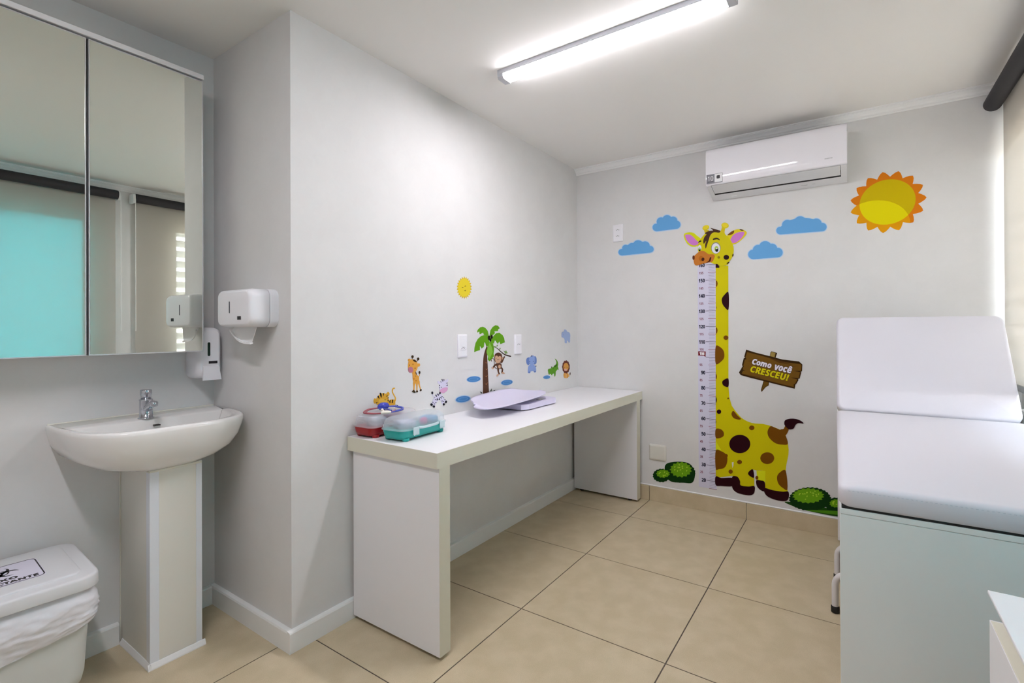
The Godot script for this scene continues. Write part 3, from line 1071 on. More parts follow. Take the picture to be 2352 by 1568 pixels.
func outlets() -> void:
	var o := thing("wall_outlet", "white double wall outlet on the end wall left of the clouds", "outlet", Vector3(0.331, 1.874, 0.0))
	plate(o, 0.076, 0.124, [0.022, -0.022])
	o = thing("wall_outlet", "white single outlet plate left of the palm tree decal", "outlet", Vector3(0, 1.101, 1.336), PI / 2)
	plate(o, 0.075, 0.122, [-0.012])
	o = thing("wall_outlet", "white single outlet plate right of the palm tree decal", "outlet", Vector3(0, 1.094, 0.808), PI / 2)
	plate(o, 0.075, 0.122, [0.0])
	o = thing("cover_plate", "square blank cover plate low on the end wall by the bench", "cover plate", Vector3(0.6125, 0.336, 0.0))
	var m := MB.new()
	var rings := []
	for p in [[0.0, 0.0], [0.0, 0.005], [0.004, 0.0085], [0.012, 0.0098]]:
		var q := PackedVector3Array()
		for a in MB.rr(0.118 - 2 * p[0], 0.108 - 2 * p[0], 0.008, 4): q.append(Vector3(a.x, a.y, p[1]))
		rings.append(q)
	m.loft(rings)
	part("plate", m, mat("plate_cream", "e0ded6", 0.4), o)

# ---------------------------------------------------------------- wall decals
func stickers() -> void:
	for s in STICKERS:
		if s[0].begins_with("growth"): continue
		var o: Node3D
		var m := sticker_mesh(s[7])
		if s[0] == "wooden_sign":
			o = thing(s[0], s[1], s[2], Vector3(s[5], s[6], 0.0))
			part("board_print", m, mats.print, o)
			var b := Basis(Vector3(0, 0, 1), deg_to_rad(-12.6))
			var sk := Basis(Vector3(1, 0, 0), Vector3(0.10, 1, 0), Vector3(0, 0, 1))
			var t := MB.new()
			var words := [["Como", 0.106, 0.033, 1.206, 0.967, "ece6f2"], ["você", 0.091, 0.041, 1.327, 0.938, "ece6f2"], ["CRESCEU!", 0.209, 0.038, 1.195, 0.918, "d8ca10"]]
			for w in words:
				var at := Transform3D(b * sk, Vector3(w[3] - s[5], w[4] - s[6], 0.0014))
				t.tint = Color("1c1408").srgb_to_linear()
				bold_text(t, w[0], w[1], w[2], at, 0.0030, 0.0003)
			for w in words:
				var at := Transform3D(b * sk, Vector3(w[3] - s[5], w[4] - s[6], 0.0014))
				t.tint = Color(w[5]).srgb_to_linear()
				bold_text(t, w[0], w[1], w[2], at, 0.0014, 0.0006)
			part("lettering", t, mats.print, o)
		else:
			var mi := part(s[0], m, mats.print, self)
			o = mi
			o.set_meta("label", s[1])
			o.set_meta("category", s[2])
			if s[3]: o.set_meta("group", s[3])
			if s[4] == "b":
				o.position = Vector3(s[5], s[6], 0.0)
			else:
				o.position = Vector3(0.0, s[6], -s[5])
				o.rotation.y = PI / 2

func growth_chart() -> void:
	var o := thing("growth_chart", "tall yellow giraffe height chart decal with a centimetre ruler", "height chart", Vector3(0.94, 0.0, 0.0))
	for s in STICKERS:
		if s[0] == "growth_body" or s[0] == "growth_head":
			var p := part("giraffe_body" if s[0] == "growth_body" else "giraffe_head", sticker_mesh(s[7]), mats.print, o)
			p.position = Vector3(s[5] - 0.94, s[6], 0.0006 if s[0] == "growth_head" else 0.0)
	var X := func(x: float, y: float, z: float) -> Vector3: return Vector3(x - 0.94, y, z)
	var m := MB.new()
	m.tint = Color("d9d6ea").srgb_to_linear()
	m.span(X.call(0.884, 0.150, 0.0004), X.call(0.996, 1.617, 0.0006))
	part("ruler", m, mats.print, o)
	m = MB.new()
	for k in range(15, 161):
		var y := k * 0.01
		if k % 10 == 0:
			m.tint = Color("1c1c34").srgb_to_linear()
			m.span(X.call(0.934, y - 0.0013, 0.0004), X.call(0.996, y + 0.0013, 0.0009))
		elif k % 5 == 0:
			m.tint = Color("7c1c3c").srgb_to_linear()
			m.span(X.call(0.949, y - 0.0012, 0.0004), X.call(0.998, y + 0.0012, 0.0009))
		else:
			m.tint = Color("8e8ca6").srgb_to_linear()
			m.span(X.call(0.953, y - 0.0009, 0.0004), X.call(0.991, y + 0.0009, 0.0009))
	part("tick_marks", m, mats.print, o)
	m = MB.new()
	for k in range(20, 161, 5):
		if k == 100: continue
		var s := str(k)
		if k % 10 == 0:
			m.tint = Color("20203a").srgb_to_linear()
			var w := 0.0125 * s.length()
			bold_text(m, s, w, 0.0225, Transform3D(Basis.IDENTITY, X.call(0.9285 - w, k * 0.01 - 0.0125, 0.0005)), 0.0007)
		else:
			m.tint = Color("7c2240").srgb_to_linear()
			text(m, s, 0.0085 * s.length(), 0.0155, Transform3D(Basis.IDENTITY, X.call(0.894, k * 0.01 - 0.009, 0.0005)), 700, 0.0006)
	part("numerals", m, mats.print, o)
	m = MB.new()
	m.tint = Color("7a1a26").srgb_to_linear()
	m.extrude(PackedVector2Array([Vector2(0.885, 1.009), Vector2(0.9205, 1.009), Vector2(0.9315, 1.0), Vector2(0.9325, 1.037), Vector2(0.885, 1.037)]), 0.0004, 0.0010, Transform3D(Basis.IDENTITY, Vector3(-0.94, 0, 0)))
	m.tint = Color("f2eef2").srgb_to_linear()
	bold_text(m, "1M", 0.029, 0.017, Transform3D(Basis.IDENTITY, X.call(0.894, 1.0145, 0.0008)), 0.0010)
	part("metre_flag", m, mats.print, o)

func big_sun() -> void:
	var o := thing("sun_sticker", "large orange and yellow sun decal below the air conditioner's right end", "sticker", Vector3(1.8815, 1.870, 0.0))
	var spikes := PackedVector2Array()
	var n := 15
	for k in n * 6:
		var t := TAU * k / (n * 6.0)
		var ph := fposmod(float(k) / 6.0 + 0.5, 1.0)
		var tri := 1.0 - absf(ph * 2.0 - 1.0)
		spikes.append(Vector2(cos(t), sin(t)) * (0.136 + 0.031 * minf(tri, 0.88) / 0.88))
	var disc := PackedVector2Array()
	for k in 48: disc.append(Vector2(cos(TAU * k / 48), sin(TAU * k / 48)) * 0.122)
	# printed two-tone wave: everything below an arc rising to the left
	var low := PackedVector2Array()
	for k in 40:
		var t := TAU * k / 40.0
		low.append(Vector2(-0.062, -0.13) + Vector2(cos(t) * 0.162, sin(t) * 0.147))
	var m := MB.new()
	m.tint = Color("d87a10").srgb_to_linear()
	m.extrude(spikes, 0.0004, 0.0005)
	m.tint = Color("e29a0c").srgb_to_linear()
	for q in Geometry2D.intersect_polygons(spikes, low): m.extrude(q, 0.0004, 0.0006)
	part("rays", m, mats.print, o)
	m = MB.new()
	m.tint = Color("cdb400").srgb_to_linear()
	m.extrude(disc, 0.0004, 0.0008)
	m.tint = Color("e6d800").srgb_to_linear()
	for q in Geometry2D.intersect_polygons(disc, low): m.extrude(q, 0.0004, 0.0009)
	part("disc", m, mats.print, o)

# ---------------------------------------------------------------- baby scale
func baby_scale() -> void:
	var o := thing("baby_scale", "pale lilac baby scale with curved tray on the bench", "scale", Vector3(0.16, 0.7507, 1.10))
	var sp := mat("scale_plastic", "dcd6ee", 0.35)
	var m := MB.new()
	m.extrude(PackedVector2Array([Vector2(-0.11, -0.30), Vector2(0.10, -0.30), Vector2(0.125, -0.27), Vector2(0.125, 0.02), Vector2(0.10, 0.06), Vector2(-0.10, 0.08), Vector2(-0.12, 0.05)]), 0.006, 0.034, Transform3D(Basis(Vector3.RIGHT, Vector3.BACK, Vector3.UP), Vector3.ZERO))
	part("base", m, sp, o)
	for q in [Vector2(-0.08, -0.26), Vector2(0.09, -0.26), Vector2(-0.08, 0.03), Vector2(0.09, 0.02)]:
		m = MB.new()
		m.lathe([[0.0, 0.0], [0.011, 0.0], [0.012, 0.007], [0.0, 0.007]], Transform3D(Basis.IDENTITY, Vector3(q.x, 0, q.y)), 12)
		part("foot", m, mats.dark, o)
	m = MB.new()
	m.box(Vector3(0.085, 0.0345, -0.17), Vector3(0.03, 0.002, 0.06), 0.0005)
	part("display", m, mat("display_dark", "2a2440", 0.15), o)
	m = MB.new()
	m.box(Vector3(0.0, 0.044, -0.08), Vector3(0.10, 0.022, 0.12), 0.006)
	part("tray_support", m, sp, o)
	# tray: a shallow saddle along the bench, its wall side higher, its near end skewed
	var nu := 44
	var nv := 20
	var topg := []
	for i in nu + 1:
		var t := float(i) / nu
		var row := []
		for j in nv + 1:
			var s := float(j) / nv * 2.0 - 1.0
			var e := absf(t * 2.0 - 1.0)
			var w := pow(maxf(0.0, 1.0 - pow(e, 4.5)), 0.5)
			w *= lerpf(1.0, 0.86, smoothstep(0.5, 0.95, t))
			var zn := 0.335 + 0.075 * s * w
			var z := lerpf(zn, -0.285, t)
			z -= 0.02 * exp(-pow((s - 0.1) * 3.0, 2.0)) * smoothstep(0.10, 0.0, t)
			var x := 0.0 + s * 0.128 * w
			var front := lerpf(0.050, 0.070, t)
			var back := lerpf(0.076, 0.088, smoothstep(0.0, 0.7, t)) - 0.022 * smoothstep(0.72, 1.0, t)
			var y := lerpf(back, front, s * 0.5 + 0.5) - 0.018 * (1.0 - s * s) * smoothstep(0.0, 0.25, t) * smoothstep(1.0, 0.75, t)
			row.append(Vector3(x, y, z))
		topg.append(row)
	m = MB.new()
	var rings := []
	for i in nu + 1:
		var q := PackedVector3Array()
		for j in nv + 1: q.append(topg[i][j])
		for j in range(nv, -1, -1): q.append(topg[i][j] - Vector3(0, 0.005, 0))
		rings.append(q)
	m.loft(rings)
	part("tray", m, sp, o)

# ---------------------------------------------------------------- carrying cases and tubing
func case_thing(called: String, label: String, at: Vector3, turn: float, col: String, key: String, inside: Array) -> void:
	var o := thing(called, label, "case", at, turn, "plastic carrying cases on the bench")
	var w := 0.125
	var l := 0.275
	var lo := mat(key, col, 0.35)
	# plan outline waisted on the carrying side (+x) where the handle sits
	var plan := func(inset: float, y: float) -> PackedVector3Array:
		var q := PackedVector3Array()
		for p in MB.rr(w - 2 * inset, l - 2 * inset, 0.03, 5):
			q.append(Vector3(p.x, y, p.y))
		return q
	var m := MB.new()
	m.loft([plan.call(0.016, 0.006), plan.call(0.007, 0.010), plan.call(0.003, 0.02), plan.call(0.0, 0.042)])
	for q in [Vector2(-0.045, 0.105), Vector2(0.045, 0.105), Vector2(-0.045, -0.105), Vector2(0.045, -0.105)]:
		m.lathe([[0.0, 0.0], [0.012, 0.0], [0.014, 0.003], [0.016, 0.012], [0.0, 0.012]], Transform3D(Basis.IDENTITY, Vector3(q.x, 0, q.y)), 12)
	part("base", m, lo, o)
	var cl := mat("frosted_lid", "ffffff", 0.35)
	cl.albedo_color = Color(0.88, 0.90, 0.94, 0.30)
	cl.transparency = BaseMaterial3D.TRANSPARENCY_ALPHA
	m = MB.new()
	m.loft([plan.call(-0.004, 0.0425), plan.call(-0.004, 0.047), plan.call(0.002, 0.048), plan.call(0.003, 0.070), plan.call(0.007, 0.082), plan.call(0.015, 0.088), plan.call(0.03, 0.0905), plan.call(0.055, 0.0915)], false, true)
	part("lid", m, cl, o)
	for z in [-0.05, 0.0, 0.05]:
		m = MB.new()
		m.box(Vector3(w * 0.5 - 0.003, 0.060, z * 1.7), Vector3(0.002, 0.022, 0.002), 0.0006)
		part("lid_rib", m, cl, o)
	for k in 3:
		m = MB.new()
		m.box(Vector3(-0.012, 0.066 + k * 0.008, l * 0.5 - 0.003 - k * 0.002), Vector3(0.036, 0.0022, 0.003), 0.0008)
		part("lid_rib", m, cl, o)
	var lt := mat("latch_clear", "dfe9ee", 0.3)
	lt.albedo_color = Color(0.86, 0.92, 0.94, 0.6)
	lt.transparency = BaseMaterial3D.TRANSPARENCY_ALPHA
	for z in [-0.095, 0.068]:
		m = MB.new()
		m.box(Vector3(w * 0.5 + 0.005, 0.037, z), Vector3(0.004, 0.030, 0.034), 0.0012)
		for k in 4:
			m.box(Vector3(w * 0.5 + 0.0065, 0.0225, z - 0.0125 + k * 0.0083), Vector3(0.005, 0.006, 0.004), 0.001)
		part("latch", m, lt, o)
	m = MB.new()
	m.tube(path3([Vector3(w * 0.5 + 0.001, 0.046, 0.045), Vector3(w * 0.5 + 0.012, 0.046, 0.025), Vector3(w * 0.5 + 0.013, 0.047, -0.045), Vector3(w * 0.5 + 0.001, 0.046, -0.07)], 5), 0.0055, 8)
	part("handle", m, lt, o)
	for q in inside:
		m = MB.new()
		m.cushion(q[2].x, q[2].z, 0.0, q[2].y, q[2].y * 0.45, 0.015, 0.002, Transform3D(Basis(Vector3.UP, q[3]), q[1]))
		part(q[0], m, mat("inner_" + q[4], q[4], 0.5), o)

func cases() -> void:
	case_thing("red_case", "red plastic case with frosted lid at the bench corner by the wall", Vector3(0.069, 0.7507, 1.908), deg_to_rad(2), "9c0c16", "red_plastic",
		[["mask", Vector3(0.0, 0.043, 0.06), Vector3(0.07, 0.030, 0.08), 0.3, "b9bcc6"], ["hose_bundle", Vector3(-0.01, 0.043, -0.06), Vector3(0.08, 0.026, 0.09), 0.0, "c8b4be"]])
	case_thing("teal_case", "teal plastic case with frosted lid at the front of the bench", Vector3(0.2175, 0.7507, 1.888), deg_to_rad(4), "12a098", "teal_plastic",
		[["mask", Vector3(0.0, 0.043, 0.06), Vector3(0.07, 0.030, 0.08), -0.3, "b4b8cc"], ["vial", Vector3(0.02, 0.043, -0.03), Vector3(0.03, 0.028, 0.035), 0.0, "c85a94"], ["bottle", Vector3(0.0, 0.043, -0.085), Vector3(0.07, 0.026, 0.06), 0.2, "6fa4cc"]])
	# tubing set lying on the red case
	var y := 0.8427
	var o := thing("tubing_set", "coiled red and blue medical tubing with blue bulb on the red case", "tubing", Vector3(0.09, y, 1.945))
	var P := func(x: float, h: float, z: float) -> Vector3: return Vector3(x - 0.09, h, z - 1.945)
	var m := MB.new()
	for k in 2:
		var d := k * 0.007
		m.tube(path3([P.call(0.045, 0.012, 1.925 + d), P.call(0.03 + d, 0.010, 1.975), P.call(0.06 + d, 0.006, 2.025 - d), P.call(0.105, 0.005, 2.02 - d), P.call(0.13, 0.005, 1.995)], 7), 0.0032, 8)
	m.tube(path3([P.call(0.13, 0.006, 1.985), P.call(0.14, 0.006, 1.96), P.call(0.135, 0.006, 1.93), P.call(0.12, 0.007, 1.91)], 7), 0.0032, 8)
	part("red_tube", m, mat("tube_red", "9a4a54", 0.3), o)
	m = MB.new()
	for k in 3:
		var d := k * 0.006
		m.tube(path3([P.call(0.055, 0.014, 1.90), P.call(0.06 + d, 0.012, 1.862 + d), P.call(0.10 + d, 0.008, 1.85 + d), P.call(0.135 - d, 0.005, 1.885), P.call(0.142 - d, 0.005, 1.945), P.call(0.125, 0.005, 1.975)], 7), 0.003, 8)
	m.tube(path3([P.call(0.052, 0.012, 1.945), P.call(0.085, 0.010, 1.925), P.call(0.12, 0.007, 1.93)], 7), 0.0032, 8)
	part("blue_tube", m, mat("tube_blue", "4654b4", 0.3), o)
	m = MB.new()
	m.lathe([[0.0, -0.030], [0.006, -0.029], [0.013, -0.02], [0.0165, -0.006], [0.0165, 0.008], [0.012, 0.021], [0.006, 0.027], [0.0, 0.028]], Transform3D(Basis(Vector3.RIGHT, PI / 2), P.call(0.048, 0.0167, 1.912)), 20)
	part("squeeze_bulb", m, mat("bulb_blue", "3440b0", 0.25), o)
	m = MB.new()
	m.tube([P.call(0.13, 0.007, 1.995), P.call(0.142, 0.007, 1.972), P.call(0.148, 0.007, 1.958)], [0.006, 0.007, 0.005], 10)
	m.tube([P.call(0.118, 0.008, 1.97), P.call(0.108, 0.017, 1.972)], [0.0045, 0.0055], 10)
	part("connector", m, mat("connector_cream", "e6e0d4", 0.4), o)

# ---------------------------------------------------------------- desk corner by the camera
func side_desk() -> void:
	var x0 := 1.916
	var z0 := 2.212
	var o := thing("doctor_desk", "near corner of a white desk by the window", "desk", Vector3(x0, 0, z0))
	var m := MB.new()
	m.span(Vector3(0, 0.7445, 0), Vector3(0.44, 0.75, 1.25), 0.0008)
	part("tabletop", m, mats.laminate, o)
	m = MB.new()
	m.span(Vector3(0.034, 0.7008, 0.07), Vector3(0.39, 0.7443, 1.20), 0.002)
	part("spacer", m, mats.edge_band, o)
	m = MB.new()
	m.span(Vector3(0.003, 0.0, -0.006), Vector3(0.029, 0.698, 1.22), 0.0005)
	var sp := part("side_panel", m, mats.laminate, o)
	m = MB.new()
	m.span(Vector3(0.0035, 0.6981, 0.002), Vector3(0.0285, 0.7005, 1.22), 0.0008)
	part("edge_band", m, mats.edge_band, sp)
	m = MB.new()
	m.span(Vector3(0.40, 0.0, -0.006), Vector3(0.418, 0.70, 1.22), 0.001)
	part("side_panel", m, mats.laminate, o)

# ---------------------------------------------------------------- lamps
func lamp(label: String, xa: float, xb: float, z: float) -> void:
	var o := thing("ceiling_lamp", label, "lamp", Vector3((xa + xb) * 0.5, H, z), 0.0, "linear ceiling lamps")
	var hl := (xb - xa) * 0.5
	var xf := Transform3D(Basis(Vector3(0, 0, 1), Vector3(0, 1, 0), Vector3(1, 0, 0)), Vector3.ZERO)
	var m := MB.new()
	m.extrude(PackedVector2Array([Vector2(-0.037, 0), Vector2(0.037, 0), Vector2(0.037, -0.017), Vector2(0.0355, -0.0205), Vector2(-0.0355, -0.0205), Vector2(-0.037, -0.017)]), -hl, hl, xf)
	part("housing", m, mat("lamp_housing", "cfd0d8", 0.4), o)
	var gl := mat("lamp_glow", "ffffff", 0.5)
	gl.emission_enabled = true
	gl.emission = Color("fdf9ff")
	gl.emission_energy_multiplier = 23.0
	m = MB.new()
	m.extrude(PackedVector2Array([Vector2(-0.034, -0.0206), Vector2(0.034, -0.0206), Vector2(0.0335, -0.029), Vector2(0.029, -0.0365), Vector2(0.016, -0.041), Vector2(-0.016, -0.041), Vector2(-0.029, -0.0365), Vector2(-0.0335, -0.029)]), -hl + 0.03, hl - 0.03, xf, true)
	part("diffuser", m, gl, o)
	for sg in [-1.0, 1.0]:
		m = MB.new()
		m.extrude(PackedVector2Array([Vector2(-0.036, -0.0207), Vector2(0.036, -0.0207), Vector2(0.035, -0.031), Vector2(0.028, -0.041), Vector2(-0.028, -0.041), Vector2(-0.035, -0.031)]), minf(sg * hl, sg * (hl - 0.0295)), maxf(sg * hl, sg * (hl - 0.0295)), xf)
		part("end_cap", m, mats.lamp_housing, o)
	var a := AreaLight3D.new()
	a.name = "tube_light"
	o.add_child(a)
	a.area_size = Vector2(2.0 * hl - 0.06, 0.066)
	a.position = Vector3(0, -0.043, 0)
	a.rotation.x = -PI / 2
	a.light_energy = 0.62
	a.light_color = Color("fdf9ff")
	a.area_range = 12.0
	a.area_attenuation = 2.0
	a.shadow_enabled = true

